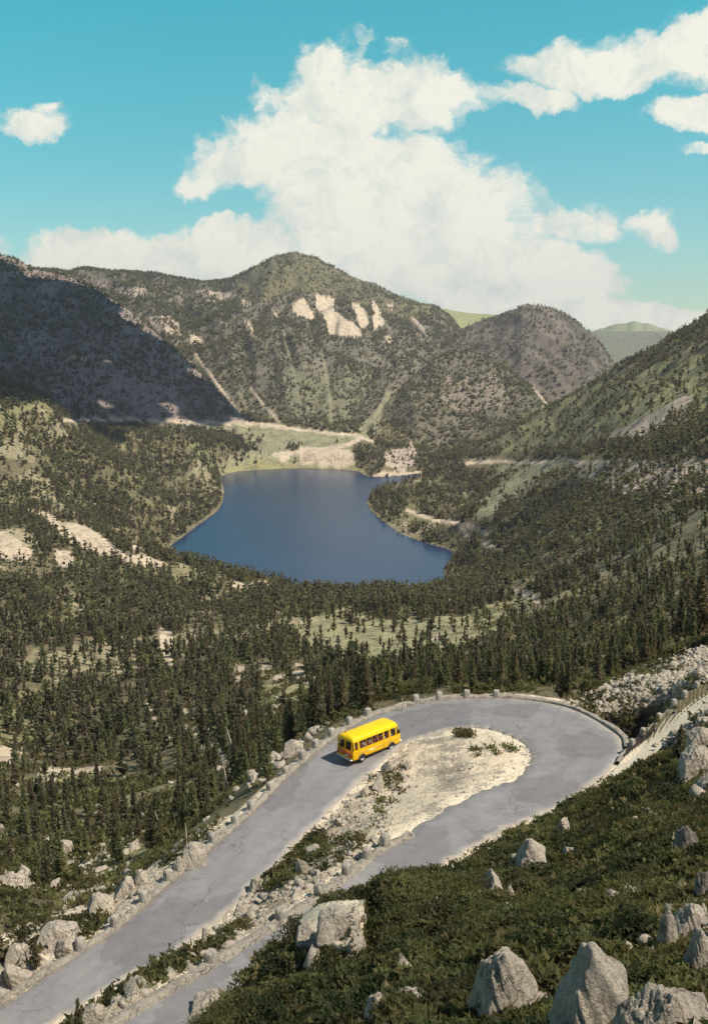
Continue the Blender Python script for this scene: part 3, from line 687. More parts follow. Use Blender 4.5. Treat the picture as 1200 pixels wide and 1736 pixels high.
# ------------------------------------------------------------ rocks
def icosphere(sub):
    t = (1+5**.5)/2
    v = [(-1,t,0),(1,t,0),(-1,-t,0),(1,-t,0),(0,-1,t),(0,1,t),(0,-1,-t),(0,1,-t),(t,0,-1),(t,0,1),(-t,0,-1),(-t,0,1)]
    f = [(0,11,5),(0,5,1),(0,1,7),(0,7,10),(0,10,11),(1,5,9),(5,11,4),(11,10,2),(10,7,6),(7,1,8),(3,9,4),(3,4,2),(3,2,6),(3,6,8),(3,8,9),(4,9,5),(2,4,11),(6,2,10),(8,6,7),(9,8,1)]
    v = [np.array(q)/np.linalg.norm(q) for q in v]
    for _ in range(sub):
        c = {}; nf = []
        def mid(a, b):
            k = (min(a, b), max(a, b))
            if k not in c: m_ = v[a]+v[b]; v.append(m_/np.linalg.norm(m_)); c[k] = len(v)-1
            return c[k]
        for a, b, d in f:
            x, y, z = mid(a, b), mid(b, d), mid(d, a); nf += [(a, x, z), (b, y, x), (d, z, y), (x, y, z)]
        f = nf
    return np.array(v), np.array(f)
ICO = {s: icosphere(s) for s in (1, 2, 4, 5)}
def rock_arrays(seed, sub=4, planes=None, nrand=17, rough_=.055):
    g = np.random.default_rng(seed); v, f = ICO[sub]
    if planes is None:
        pl = g.normal(size=(nrand, 3)); pl[:, 2] *= .8; pl /= np.linalg.norm(pl, axis=1)[:, None]
        d_ = g.uniform(.55, .95, nrand); d_ = np.where(pl[:, 2] > .75, d_*.9, d_)
        pl = np.vstack([pl, [[0, 0, -1]]]); d_ = np.r_[d_, .35]
    else:
        q_ = np.array(planes, float); pl = q_[:, :3]/np.linalg.norm(q_[:, :3], axis=1)[:, None]; d_ = q_[:, 3]
    dp = v@pl.T; r_ = np.where(dp > .05, d_/np.maximum(dp, .05), 9.)
    k = 55.; r_ = -np.log(np.exp(-k*np.minimum(r_, 3)).sum(1))/k      # soft minimum rounds the edges slightly
    p = v*r_[:, None]
    s_ = seed*3.1; n1 = fbm(p[:, 0]*2.2+s_+p[:, 2]*1.3, p[:, 1]*2.2+p[:, 2]*1.1, 4, seed % 97); n2 = fbm(p[:, 0]*7+p[:, 2]*5+s_, p[:, 1]*7-p[:, 2]*4, 3, seed % 89+3)
    cr = np.abs(fbm(p[:, 0]*3.1+p[:, 1]*2+s_, p[:, 2]*2.6-p[:, 1]*2.2, 3, seed % 83+5)); p = p+v*(n1*rough_*1.0+n2*rough_*.9-np.exp(-cr*48)*rough_*(1.0 if sub > 2 else 0))[:, None]
    return p, f
def scale_at(p): return F/math.sqrt(p.x**2+p.y**2+(p.z-HC)**2)
def boulder(px, py, wpx, hpx, label, seed, name='boulder', planes=None, m_=None, group='pale granite boulders on the slope', yaw=0, sub=4, depth=.8, at=None):
    """px,py: middle of the boulder in the photograph; size from its extent there"""
    hb = px > 500 and bool(gsample(HEATH*1., *[np.array([q]) for q in hit(px, py+hpx*.3)[:2]])[0] > .4)
    v0, f = rock_arrays(seed, sub, planes)
    v0 = v0-np.array([(v0[:, 0].max()+v0[:, 0].min())/2, (v0[:, 1].max()+v0[:, 1].min())/2, 0])
    ex = v0[:, 0].max()-v0[:, 0].min(); ey = v0[:, 1].max()-v0[:, 1].min(); ez = v0[:, 2].max()-v0[:, 2].min()
    bx, by, kw = px, py+hpx*.42, 1.
    ca, sa = math.cos(yaw), math.sin(yaw)
    for it in range(5):
        p = hit(bx, min(by, 1980)); s = scale_at(p); W_ = wpx/s*kw; H_ = hpx/s*(1.15 if hb else .95)+(.30 if hb else 0)
        v = v0*np.array([W_/ex, W_*depth/ey, H_*1.12/ez]); v[:, 2] -= v[:, 2].min()+H_*.15
        w_ = np.c_[v[:, 0]*ca-v[:, 1]*sa+p.x, v[:, 0]*sa+v[:, 1]*ca+p.y, v[:, 2]+p.z]; qx, qy = project(w_[:, 0], w_[:, 1], w_[:, 2])
        kw *= wpx/max(qx.max()-qx.min(), 1); bx += px-(qx.max()+qx.min())/2; by += (py-hpx/2)-qy.min()
    me = mesh(name, v, f, m_ or M_rock, smooth=False)
    me.polygons.foreach_set('use_smooth', np.ones(len(f), bool))
    o = link(name, me, None, (p.x, p.y, p.z), yaw)
    return tag(o, label, 'boulder', group)
PK1 = [(-1,-.25,.28,.62),(.62,-.5,.62,.66),(.15,-1,.35,.62),(1,0,.1,.86),(0,1,.3,.6),(.45,.1,1,.74),(-.3,.2,1,.80),(-.5,-.9,.5,.72),(0,0,-1,.7),(.9,.1,.75,.83)]
PK2 = [(-1,-.1,.55,.50),(.55,-.35,.75,.78),(.1,-1,.30,.60),(1,0,-.02,.72),(0,1,.3,.6),(-.4,-.8,.55,.66),(0,0,-1,.75),(.95,-.3,.45,.80),(.5,.1,1,.84),(-.15,.2,1,.90)]
PK3 = [(-.55,-.2,1,.62),(.35,-.4,1,.66),(0,-1,.5,.6),(1,0,.2,.95),(-1,0,.15,.98),(0,1,.3,.6),(0,0,-1,.6),(.1,.2,1,.66)]
BL = [ # px,py,w,h,label,planes,extra
 (852,1672,150,136,'big pointed pale boulder with a dark left flank, at the bottom edge of the view',PK1,1),
 (982,1680,182,168,'largest pointed granite boulder with sloping right shoulder, in the foreground heath',PK2,1),
 (1132,1716,215,104,'broad low granite boulder filling the bottom right corner',PK3,1),
 (1170,1616,86,96,'tall pale boulder above the bottom right corner block',PK2,1),
 (1128,1572,46,60,'narrow upright pale slab beside the tall boulder at the right edge',PK1,0),
 (1170,1556,76,50,'wedge of pale rock leaning behind the tall boulder at the right edge',PK3,0),
 (1118,1612,40,16,'thin pale sliver of rock left of the tall right boulder',None,0),
 (1196,1548,30,40,'greyish rock cut by the right edge of the view above the boulders',None,0),
 (704,1694,92,44,'wedge shaped pale rock lying in heath left of the pointed boulders',PK3,0),
 (640,1712,60,62,'pale rock with sloping top cut by the bottom edge, left of the wedge rock',PK1,0),
 (672,1726,30,26,'small pale stone between the two bottom rocks',None,0),
 (708,1732,32,24,'small pale stone under the wedge shaped rock',None,0),
 (1060,1716,60,34,'angular pale rock wedged between the largest pointed boulder and the broad corner block',PK3,0),
 (925,1726,50,26,'low pale rock in the gap between the two big pointed boulders',None,0),
 (1186,1660,40,40,'pale block behind the broad corner boulder at the right edge',PK2,0),
 (1090,1640,26,18,'small angular stone above the gap between the right hand boulders',None,0),
 (1100,1682,34,30,'blocky pale rock half hidden behind the broad corner boulder',PK2,0),
 (1146,1650,32,26,'small pale block between the tall boulder and the broad corner boulder',None,0),
 (1196,1592,26,30,'pale block at the right edge beside the tall boulder',PK3,0),
 (1062,1690,26,20,'small angular rock right beside the largest pointed boulder',None,0),
 (842,1732,70,28,'flat cream rock at the foot of the big pointed boulder',None,0),
 (772,1656,24,22,'small white stone left of the big pointed boulder',None,0),
 (360,1694,80,38,'whitish flat topped boulder at the lower edge of the heath by the road',PK3,0),
 (526,1584,50,32,'dark sided boulder with flat cream top below the road parapet',PK3,0),
 (575,1556,80,46,'large smooth pale outcrop where heath meets the upper road',PK3,0),
 (603,1598,36,34,'pale rock sticking out below the smooth outcrop',None,0),
 (616,1556,11,16,'tiny white stone right of the smooth outcrop',None,0),
 (736,1530,20,20,'small round white stone alone in the heath',None,0),
 (890,1446,74,50,'jagged whitish boulder in the middle of the dark heath',PK2,0),
 (838,1484,42,24,'flat whitish rock lower left of the jagged boulder',None,0),
 (866,1508,30,16,'thin whitish rock under the flat one in mid heath',None,0),
 (957,1398,30,26,'whitish boulder near the upper edge of the heath by the bend',None,0),
 (965,1442,30,14,'low grey stone right of the jagged boulder',None,0),
 (1034,1520,40,28,'whitish rock right of centre in the heath, highest of its cluster',PK3,0),
 (1012,1545,18,18,'small white stone at the left of the heath cluster',None,0),
 (1032,1548,14,12,'smallest white stone of the heath cluster',None,0),
 (1014,1560,22,14,'flat white stone lowest of the heath cluster',None,0),
 (846,1588,26,16,'small grey stone above the big pointed boulder',None,0),
 (1160,1424,56,48,'shaded grey boulder with white crest on the right heath slope',PK1,2),
 (1137,1424,14,28,'small white upright stone beside the shaded grey boulder',None,0),
 (1128,1534,20,10,'flat pale stone above the right edge boulders',None,0),
 (1192,1500,40,46,'dull grey boulder at the right edge in the heath',None,2),
 (1186,1247,56,30,'flat pale slab on the right edge above the heath',PK3,0),
 (1178,1282,66,40,'broad pale slab at the right edge beside the small pine',PK3,0),
 (1190,1320,44,26,'pale rock below the broad slab at the right edge',None,0),
 (1194,1030,16,62,'tall pale rock face at the far right above the stony bank',PK1,0),
 (30,1612,46,30,'rounded pale outcrop beside the road at the lower left edge',PK3,0),
 (100,1578,84,38,'long pale outcrop beside the lower road, largest on the left side',PK3,0),
 (172,1530,50,36,'craggy pale outcrop left of the lower road',PK1,0),
 (214,1502,44,34,'pale outcrop upper neighbour of the craggy one beside the road',PK2,0),
 (240,1490,28,34,'narrow pale rock standing close to the road wall',PK1,0),
 (330,1446,48,40,'smooth tan boulder leaning against the road wall',PK3,0),
 (306,1464,24,24,'pale rock just below the smooth tan boulder',None,0),
 (26,1650,40,30,'pale rock near the left border beside the road',None,0),
 (120,1596,50,26,'low pale rock between the long outcrop and the road',None,0),
 (142,1520,22,20,'small pale stone above the long outcrop',None,0),
 (110,1437,36,28,'pale boulder among the pines at left',PK3,0),
 (76,1438,18,14,'small pale stone left of the boulder among the pines',None,0),
 (20,1492,70,26,'pale rock ledge at the left border below the pines',PK3,0),
 (498,1266,38,26,'tan rock ledge behind the road wall near the bus',PK3,0),
 (436,1500,30,26,'reddish rock at the lower tip of the island beside the road',PK1,0),
 (452,1494,14,22,'whitish stone in the scrub at the island tip',None,0),
 (512,1470,22,30,'whitish rock in the lower island',None,0),
 (530,1440,24,20,'pale stone on the lower island slope',None,0),
 (612,1448,20,14,'pale stone inside the island by the parapet',None,0),
 (655,1300,20,24,'whitish stone on the island edge opposite the bus',None,0),
 (640,1325,22,20,'whitish rock on the upper rim of the island',None,0),
 (620,1342,20,18,'pale rock lower along the upper rim of the island',None,0),
 (692,1294,14,14,'small stone in the gravel of the island behind the bus',None,0),
 (575,1392,24,16,'pale stone at the narrow part of the island',None,0),
 (350,1585,18,30,'upright pale stone at the right edge of the lower road',PK1,0),
 (160,1714,44,28,'pale stony outcrop between the two roads at the bottom edge',PK3,0),
 (225,1662,30,20,'pale rock on the bank between the two roads',None,0),
 (418,1530,46,24,'reddish pale rock on the bank where the roads come close',None,0),
]
for i, (a, b, c_, d_, lab, pl, ex) in enumerate(BL):
    boulder(a, b, c_, d_, lab, 100+i*7, planes=pl, sub=5 if ex == 1 else 4, m_=M_rockdk if ex == 2 else M_rock, yaw=(0 if pl else (i*1.7) % 3), group=None)

# loose rubble and gravel: nobody could count it
def scatter_rocks(name, polys, n, smin, smax, m_, rr=(30, 130), flat=.6, only=None):
    V = []; T = []; k = 0; protos = [rock_arrays(700+j, 1, nrand=7, rough_=.02) for j in range(8)]
    g = np.random.default_rng(len(name)+n)
    while k < n:
        poly = polys[g.integers(len(polys))]; q_ = np.array(poly)
        x_, y_ = g.uniform(q_[:, 0].min(), q_[:, 0].max()), g.uniform(q_[:, 1].min(), q_[:, 1].max())
        if not inpoly(np.array([x_]), np.array([y_]), poly)[0]: k += .05; continue
        p = hit(x_, y_)
        if gsample(ROADD, np.array([p.x]), np.array([p.y]))[0] < .25: k += .05; continue
        s = smin*(smax/smin)**(g.random()**2.2); v, f = protos[g.integers(8)]
        a = g.uniform(0, 6.28); ca, sa = math.cos(a), math.sin(a)
        vv = v*np.array([s, s*g.uniform(.6, 1), s*flat]); p = p+Vector((0, 0, .35 if name == 'heath_stones' else 0)); vv = np.c_[vv[:, 0]*ca-vv[:, 1]*sa, vv[:, 0]*sa+vv[:, 1]*ca, vv[:, 2]]+np.array(p)
        T.append(f+len(V)*len(v)); V.append(vv); k += 1
    return link(name, mesh(name, np.vstack(V), np.vstack(T), m_))
isl_px = [(s[2], s[3]) for s in ROAD[4:28]]
tag(scatter_rocks('island_rubble', [[(430,1500),(520,1405),(640,1300),(690,1290),(700,1330),(640,1440),(540,1515),(440,1530)]], 1100, .04, .27, M_rock), 'scattered pale stones and rubble on the island inside the hairpin', 'rubble', kind='stuff')
tag(scatter_rocks('island_gravel', [isl_px], 500, .04, .16, M_rock), 'loose gravel over the sandy island inside the hairpin', 'gravel', kind='stuff')
tag(scatter_rocks('bank_rubble', [[(940,1194),(985,1186),(1022,1163),(1080,1133),(1200,1092),(1200,1150),(1150,1182),(1100,1200),(1030,1210)]], 4200, .06, .42, M_rock), 'grey and cream rubble on the stony bank right of the hairpin', 'rubble', kind='stuff')
tag(scatter_rocks('roadside_rubble', [[(0,1700),(0,1600),(110,1530),(220,1480),(300,1440),(350,1405),(420,1370),(420,1385),(290,1500),(200,1575)], [(90,1736),(240,1640),(430,1500),(560,1490),(470,1560),(310,1655),(200,1724)]], 1100, .05, .38, M_rock), 'pale rubble along both sides of the lower road', 'rubble', kind='stuff')
tag(scatter_rocks('track_rubble', [[(1110,1265),(1200,1190),(1200,1340),(1150,1300)]], 160, .1, .5, M_rock), 'pale rubble beside the dirt track at the right edge', 'rubble', kind='stuff')

tag(scatter_rocks('slope_rocks', [[(0,1520),(0,1250),(330,1200),(560,1130),(560,1215),(420,1340),(330,1410),(120,1500)], [(0,1520),(0,1420),(300,1400),(120,1510)], [(230,1260),(560,1120),(560,1225),(440,1330)]], 1000, .2, .85, M_rock, flat=.6), 'pale rocks strewn between the pines on the slope below the road', 'rocks', kind='stuff')
tag(scatter_rocks('heath_stones', [[(620,1530),(860,1430),(1200,1330),(1200,1736),(420,1736)]], 150, .09, .40, M_rock, flat=.8), 'small pale stones showing here and there in the foreground heath', 'stones', kind='stuff')

# ------------------------------------------------------------ guard stones along the road
def stone_mesh(seed):
    g = np.random.default_rng(seed); rings = []; w_, d_, h_ = .27, .23, .78
    for t, s in ((-.35, 1.06), (0, 1.06), (.3, 1.0), (.62, .97), (.86, .93), (.96, .82), (1., .55)):
        ring = []
        for k in range(16):
            a = 2*math.pi*k/16; c, s_ = math.cos(a), math.sin(a); e = (abs(c)**7+abs(s_)**7)**(-1/7)
            ring.append((w_*s*e*c*(1+g.normal()*.02), d_*s*e*s_*(1+g.normal()*.02), h_*t+g.normal()*.008))
        rings.append(ring)
    V = [p for r_ in rings for p in r_]+[(0, 0, h_*1.02)]; T = []
    for i in range(len(rings)-1):
        for k in range(16):
            a, b = i*16+k, i*16+(k+1) % 16; T += [(a, b, b+16), (a, b+16, a+16)]
    l0 = (len(rings)-1)*16
    T += [(l0+k, l0+(k+1) % 16, len(V)-1) for k in range(16)]
    return mesh('guard_stone', V, T, M_stone)
SM = [stone_mesh(k) for k in range(5)]
GS = [(0,1690,'at the left border of the view'),(135,1609,'beside the long pale outcrop'),(197,1566,'beside the craggy outcrop'),(243,1527,'beside the narrow standing rock'),(288,1492,'just below the smooth tan boulder'),
 (360,1424,'just above the smooth tan boulder'),(394,1392,'second above the smooth tan boulder'),(426,1364,'third above the smooth tan boulder'),(456,1337,'fourth above the smooth tan boulder, before the tan ledge'),
 (486,1306,'just below the tan rock ledge'),(509,1284,'at the upper end of the tan rock ledge'),(536,1261,'second one left of the bus rear'),(561,1241,'nearest the rear of the yellow bus'),(590,1224,'behind the middle of the bus roof'),(625,1208,'behind the front of the bus roof'),
 (706,1193,'first ahead of the bus on the bend'),(746,1183,'second ahead of the bus on the bend'),(791,1181,'third ahead of the bus, near the top of the bend'),(839,1184,'last one on the outer side of the bend')]
GR = [(643,1430,'highest on the island parapet'),(611,1450,'second from the top of the island parapet'),(576,1478,'third down the island parapet'),(533,1512,'above the smooth outcrop on the parapet'),(466,1556,'on the parapet where the roads come close'),(345,1627,'lowest on the parapet between the two roads'),
 (1076,1266,'dark sided, on the track above the shaded gully'),(1097,1246,'second on the track above the gully'),(1120,1216,'bright, where track and stony bank meet'),(1145,1200,'casting a long shadow on the track'),(1162,1186,'next to the shadow casting one up the track'),(1182,1166,'farthest up the track at the right edge')]
for i, (a, b, lab) in enumerate(GS+GR):
    C_ = RO if i < len(GS) else (RI[14*22:] if i < len(GS)+6 else TO)
    # nearest point of the edge line in the picture
    qx, qy = project(C_[:, 0], C_[:, 1], C_[:, 2]); k = int(np.argmin((qx-a)**2+(qy-b-2)**2)); k = min(max(k, 1), len(C_)-2)
    t = C_[k+1]-C_[k-1]; t = t/np.linalg.norm(t); nrm = np.array([-t[1], t[0], 0]); p = C_[k]+nrm*.22
    o = link('guard_stone', SM[i % 5], None, (p[0], p[1], p[2]-.02), math.atan2(t[1], t[0])+((i*37) % 7-3)*.04)
    ks_ = 1. if i < len(GS)+6 else .74
    o.scale = (ks_, ks_, ks_*(.9+((i*53) % 9)*.03))
    tag(o, 'squared whitish guard stone %s' % lab, 'guard stone', 'guard stones along the road edges')
# ------------------------------------------------------------ trees
def tree_arrays(seed, ntri, leaf, h=1., wid=.17, clear=.10):
    """crown of a mountain pine, height 1: many small needle-tuft triangles round uneven tiers"""
    g = np.random.default_rng(seed)
    nb = max(6, ntri//9)
    hb = clear+(1-clear)*np.sort(g.random(nb)**1.05); ang = g.random(nb)*6.283
    lump = .62+.38*np.sin(hb*21+seed)*g.random(nb)+g.random(nb)*.35
    rad = wid*((1-hb)**.75+.05)*lump*np.where(hb < clear+.12, .75, 1.)
    V = []
    for t in range(ntri):
        b = t % nb; f = g.random()**.6; a = ang[b]+g.normal()*.22
        r_ = rad[b]*f; c = np.array([math.cos(a)*r_, math.sin(a)*r_, hb[b]+(.35*r_)-(.25*r_*f)+g.normal()*.008])
        out_ = np.array([math.cos(a), math.sin(a), .15+g.normal()*.45]); s = leaf*(.6+.8*g.random())*(1-.45*hb[b])
        side = np.cross(out_, g.normal(size=3)); side /= np.linalg.norm(side)+1e-6
        V += [c-out_*s*.5+side*s*.45, c-out_*s*.35-side*s*.5, c+out_*s*.85]
    V += [np.array([.012, 0, .93]), np.array([-.012, .008, .93]), np.array([0, 0, 1.03])]
    V = np.array(V); return V, np.arange(len(V)).reshape(-1, 3)
def trunk_arrays(w_=.018, n=6, lean=.0, top=.9, bend=0.):
    V = []; T = []
    for i, t in enumerate((-.06, .0, .15, .35, .6, top)):
        for k in range(n):
            a = 6.283*k/n; r_ = w_*(1.15-t)*(1.35 if i < 2 else 1)
            V.append((math.cos(a)*r_+lean*t+bend*math.sin(t*4), math.sin(a)*r_+bend*.6*math.cos(t*5)-bend*.6, t))
    for i in range(5):
        for k in range(n):
            a, b = i*n+k, i*n+(k+1) % n; T += [(a, b, b+n), (a, b+n, a+n)]
    return np.array(V), np.array(T)
bands = [(82,180,3.3), (180,450,3.9), (450,900,4.3), (900,1600,5.4), (1600,3500,7.2)]
TX = []; TH = []
for (r0, r1, sp) in bands:
    n = int((r1*r1-r0*r0)/2*.84/sp/sp); g = np.random.default_rng(int(r0))
    # jittered: keep candidates that are not crowding
    rr = np.sqrt(g.uniform(r0*r0, r1*r1, n*2)); aa = g.uniform(-.40, .40, n*2); x = np.sin(aa)*rr; y = np.cos(aa)*rr
    d = gsample(DN, x, y); cl = .72+.70*fbm(x/26, y/38, 3, 91)
    kx, ky = project(x, y, gsample(Z, x, y)); low = np.where((kx < 470) & (ky > 1290) & (rr < 260), .55, 1.)
    keep = g.random(len(x)) < d**1.2*np.clip(cl+.15+(.9*fbm(x/75, y/110, 3, 92) if r0 >= 900 else 0), .15, 1)*.85*low
    x, y = x[keep], y[keep]; z = gsample(Z, x, y); hh = (5.2+4.2*g.random(len(x))**.8)*(1+.25*fbm(x/60, y/60, 2, 95)); hh = np.where(g.random(len(x)) < (.16 if r0 < 180 else .32), hh*g.uniform(.25, .6, len(x)), hh)
    hh *= np.interp(rr[keep], [90, 180, 350, 700, 1500, 2500], [.52, .62, .78, .90, .92, .95])
    vis = (z+hh-HC)/np.hypot(x, y) > gsample(VISH, x, y)-.004-(.006 if r0 < 900 else 0)
    hh *= np.where((kx[keep] > 620) & (rr[keep] < 400), .84, 1.); vis = (z+hh-HC)/np.hypot(x, y) > gsample(VISH, x, y)-.004-(.006 if r0 < 900 else 0)
    TX.append(np.c_[x, y, z][vis]); TH.append(hh[vis])
TX = np.vstack(TX); TH = np.concatenate(TH)
tpx, tpy = project(TX[:, 0], TX[:, 1], TX[:, 2])
inf_ = (tpx > -70) & (tpx < 1270); TX, TH, tpx, tpy = TX[inf_], TH[inf_], tpx[inf_], tpy[inf_]
tr = np.hypot(TX[:, 0], TX[:, 1])
print('trees', len(TX), 'by band', [int(((tr >= b[0]) & (tr < b[1])).sum()) for b in bands])
size = TH/tr; size[(tpx < -10) | (tpx > 1210)] = 0
order = np.argsort(-size); ind = order[:262]; rest = np.ones(len(TX), bool); rest[ind] = False
# named single trees at their places in the photograph: base pixel, height in pixels, label
SPECIAL = [(1183,1090,110,'tall dark pine at the right edge above the stony bank'),(1150,1096,74,'dark pine just left of the tall one above the stony bank'),(1090,1130,60,'dark round topped pine at the upper edge of the stony bank'),
 (1150,1300,64,'small dark pine growing beside the dirt track, right of the heath'),(62,1642,42,'small bushy pine beside the road at the lower left'),(135,1752,52,'young pine between the two roads at the bottom edge'),
 (345,1240+30,60,'pine standing alone on the pale slope above the dead trunk'),(486,1268,66,'dark pine close behind the tan rock ledge'),(455,1325,58,'dark bushy pine right behind the road wall left of the bus')]
protoN = []
for k in range(8):
    V, T = tree_arrays(20+k, 1500, .060, wid=(.15, .17, .19, .16, .22, .18, .2, .17)[k], clear=(.1, .16, .06, .2, .08, .12, .05, .25)[k])
    cm = mesh('crown', V, T, M_pine1); tv, tt = trunk_arrays(.016, lean=.02*(k-3)*.3); tm = mesh('trunk', tv, tt, M_bark)
    protoN.append((cm, tm))
def pine(p, h, rz, k, label, group):
    t = empty('pine_tree', p, rz); c = link('crown', protoN[k][0], t); c.scale = (h, h, h); u = link('trunk', protoN[k][1], t); u.scale = (h, h, h)
    return tag(t, label, 'tree', group)
first = {}
def region(px, py):
    if px > 930: return 'pines behind the stony bank'
    if px > 610: return 'pines behind the hairpin'
    if py > 1360: return 'pines among rocks at lower left'
    return 'pines on the slope below the road' if px > 330 else 'pines of the left wood'
MARKS = [(625,1205,'the bus roof'),(746,1181,'the second stone ahead of the bus'),(839,1181,'the last guard stone of the bend'),(900,1185,'the top of the bend'),(980,1190,'the foot of the stony bank'),(1080,1135,'the middle of the stony bank'),(1183,1090,'the tall pine at the right edge'),
 (560,1240,'the guard stone nearest the bus rear'),(498,1266,'the tan rock ledge'),(426,1364,'the road wall below the ledge'),(380,1330,'the tallest bare trunk'),(330,1446,'the smooth tan boulder'),(268,1412,'the straight bare trunk'),(216,1500,'the craggy outcrops'),(112,1560,'the long pale outcrop'),
 (110,1437,'the boulder among the pines'),(20,1492,'the rock ledge at the left border'),(120,1312,'the pale clearing at left'),(345,1250,'the pale streak in the slope'),(490,1190,'the grassy clearing'),(700,1100,'the yellow green meadow'),(240,1345,'the grassy shelf at left')]
SIZEW = ['short', 'medium high', 'tall']; SHAPE = ['slim', 'plain', 'broad', 'bare footed', 'bushy', 'plain', 'wide', 'high crowned']
ORD = ['closest', 'second', 'third', 'fourth', 'fifth', 'sixth', 'seventh', 'eighth', 'ninth', 'tenth', 'eleventh', 'twelfth', 'thirteenth', 'fourteenth', 'fifteenth', 'sixteenth', 'seventeenth', 'eighteenth', 'nineteenth', 'twentieth']
ts = np.quantile(TH[ind], [.33, .67]); info = []
for j, i in enumerate(ind):
    dd = [math.hypot(tpx[i]-a, tpy[i]-b) for a, b, _ in MARKS]; mk = int(np.argmin(dd)); dx_, dy_ = tpx[i]-MARKS[mk][0], tpy[i]-MARKS[mk][1]
    way = ('right of' if dx_ > 0 else 'left of') if abs(dx_) > abs(dy_) else ('below' if dy_ > 0 else 'above')
    info.append((mk, way, int(np.searchsorted(ts, TH[i])), j % 8, dd[mk], i, j))
clus = {}
for q in sorted(info, key=lambda q: q[4]): clus.setdefault((q[0], q[1]), []).append(q)
for (mk, way), L in clus.items():
    for n_, q in enumerate(L):
        lab = '%s %s pine, %s one %s %s' % (SIZEW[q[2]], SHAPE[q[3]], ORD[min(n_, 19)] if n_ < 20 else 'farther', way, MARKS[mk][2])
        pine(tuple(TX[q[5]]), TH[q[5]], (q[6]*2.4) % 6.28, q[3], lab, region(tpx[q[5]], tpy[q[5]]))
for j, (a, b, hp, lab) in enumerate(SPECIAL):
    p = hit(a, b); pine(p, hp/scale_at(p)*1.08, j*1.3, (4, 7, 2, 4, 6, 0, 1, 3, 4)[j], lab, None)
# bare bleached trunks
DEAD = [(385,1346,58,'tallest bleached bare trunk on the slope above the road wall'),(312,1388,32,'crooked bleached snag left of the road'),(268,1412,36,'straight bare trunk among pines left of the road'),
 (316,1432,34,'thin crooked bare trunk near the smooth tan boulder'),(256,1432,24,'short bare trunk above the craggy outcrop'),(84,1500,30,'short pale trunk at far left above the outcrops'),
 (682,1208,26,'thin bare trunk behind the wall just ahead of the bus'),(719,1196,20,'thin bare trunk between the first two stones ahead of the bus'),(392,1244+40,50,'slender bare trunk on the pale slope above the tallest one')]
for j, (a, b, hp, lab) in enumerate(DEAD):
    p = hit(a, b); h = hp/scale_at(p)*1.1
    V, T = trunk_arrays(.042 if hp > 40 else .05, 7, lean=-.09+.03*(j % 4), top=1., bend=.02+.02*(j % 3))
    g = np.random.default_rng(j)
    for q_ in range(6):
        z0 = g.uniform(.35, .95); a_ = g.uniform(0, 6.28); L = g.uniform(.05, .11); n0 = len(V); d_ = np.array([math.cos(a_), math.sin(a_), .4])
        b0 = np.array([(-.09+.03*(j % 4))*z0, 0, z0]); V = np.vstack([V, b0+[0, 0, .012], b0-[0, 0, .012], b0+np.array([d_[1], -d_[0], 0])*.007, b0+d_*L]); T = np.vstack([T, [(n0, n0+1, n0+3), (n0+1, n0+2, n0+3), (n0+2, n0, n0+3)]])
    o = link('dead_tree', mesh('dead_tree', V*h, T, M_dead), None, p); tag(o, lab, 'tree')
# the rest of the wood, one mass
def forest(name, idx, ntri, leaf, nproto, wid, clear, trunk, label, seed):
    if len(idx) == 0: return
    g = np.random.default_rng(seed); Vs = []; Ts = []; Tn = []; Mi = []; off = 0; pr = g.integers(0, nproto, len(idx))
    for k in range(nproto):
        V, T = tree_arrays(seed+k, ntri, leaf, wid=wid*(1+.25*math.sin(k*2.1)), clear=clear); nc = len(T); 
        if trunk: tv, tt = trunk_arrays(.016, 3); T = np.vstack([T, tt+len(V)]); V = np.vstack([V, tv])
        ii = idx[pr == k]; 
        if not len(ii): continue
        a = g.random(len(ii))*6.283; ca, sa = np.cos(a)[:, None], np.sin(a)[:, None]; h = TH[ii][:, None]; fx = (1+.3*g.normal(size=(len(ii), 1))).clip(.6, 1.6)
        x = (V[None, :, 0]*ca-V[None, :, 1]*sa)*h*fx+TX[ii, 0][:, None]; y = (V[None, :, 0]*sa+V[None, :, 1]*ca)*h*fx+TX[ii, 1][:, None]; z = V[None, :, 2]*h+TX[ii, 2][:, None]
        Vs.append(np.stack([x, y, z], -1).reshape(-1, 3)); Ts.append((T[None]+(np.arange(len(ii))*len(V))[:, None, None]+off).reshape(-1, 3)); off += len(ii)*len(V)
        Tn.append(np.repeat(g.random(len(ii)), len(V))); mi = np.zeros(len(T), int); mi[nc:] = 1; Mi.append(np.tile(mi, len(ii)))
    me = mesh(name, np.vstack(Vs), np.vstack(Ts), [M_pine, M_bark], np.concatenate(Mi)); vattr(me, 'tone', np.concatenate(Tn))
    tag(link(name, me), label, 'wood', kind='stuff')
ids = np.arange(len(TX))
W_ = dict()
forest('near_wood', ids[rest & (tr < 190)], 420, .105, 6, .18, .1, True, 'pines standing thick just below the road, between the nearest ones', 31)
forest('pine_wood', ids[rest & (tr >= 190) & (tr < 450)], 150, .16, 8, .18, .08, True, 'dense dark pine wood covering the slopes between road and lake', 41)
forest('lakeside_wood', ids[rest & (tr >= 450) & (tr < 900)], 48, .26, 8, .19, .06, False, 'dark pine wood around the near shore of the lake', 51)
forest('hillside_wood', ids[rest & (tr >= 900) & (tr < 1600)], 20, .40, 8, .2, .04, False, 'pine wood on the hillsides left and right of the lake', 61)
forest('mountain_wood', ids[rest & (tr >= 1600)], 9, .55, 8, .22, .04, False, 'tiny far pines covering the mountains behind the lake', 71)

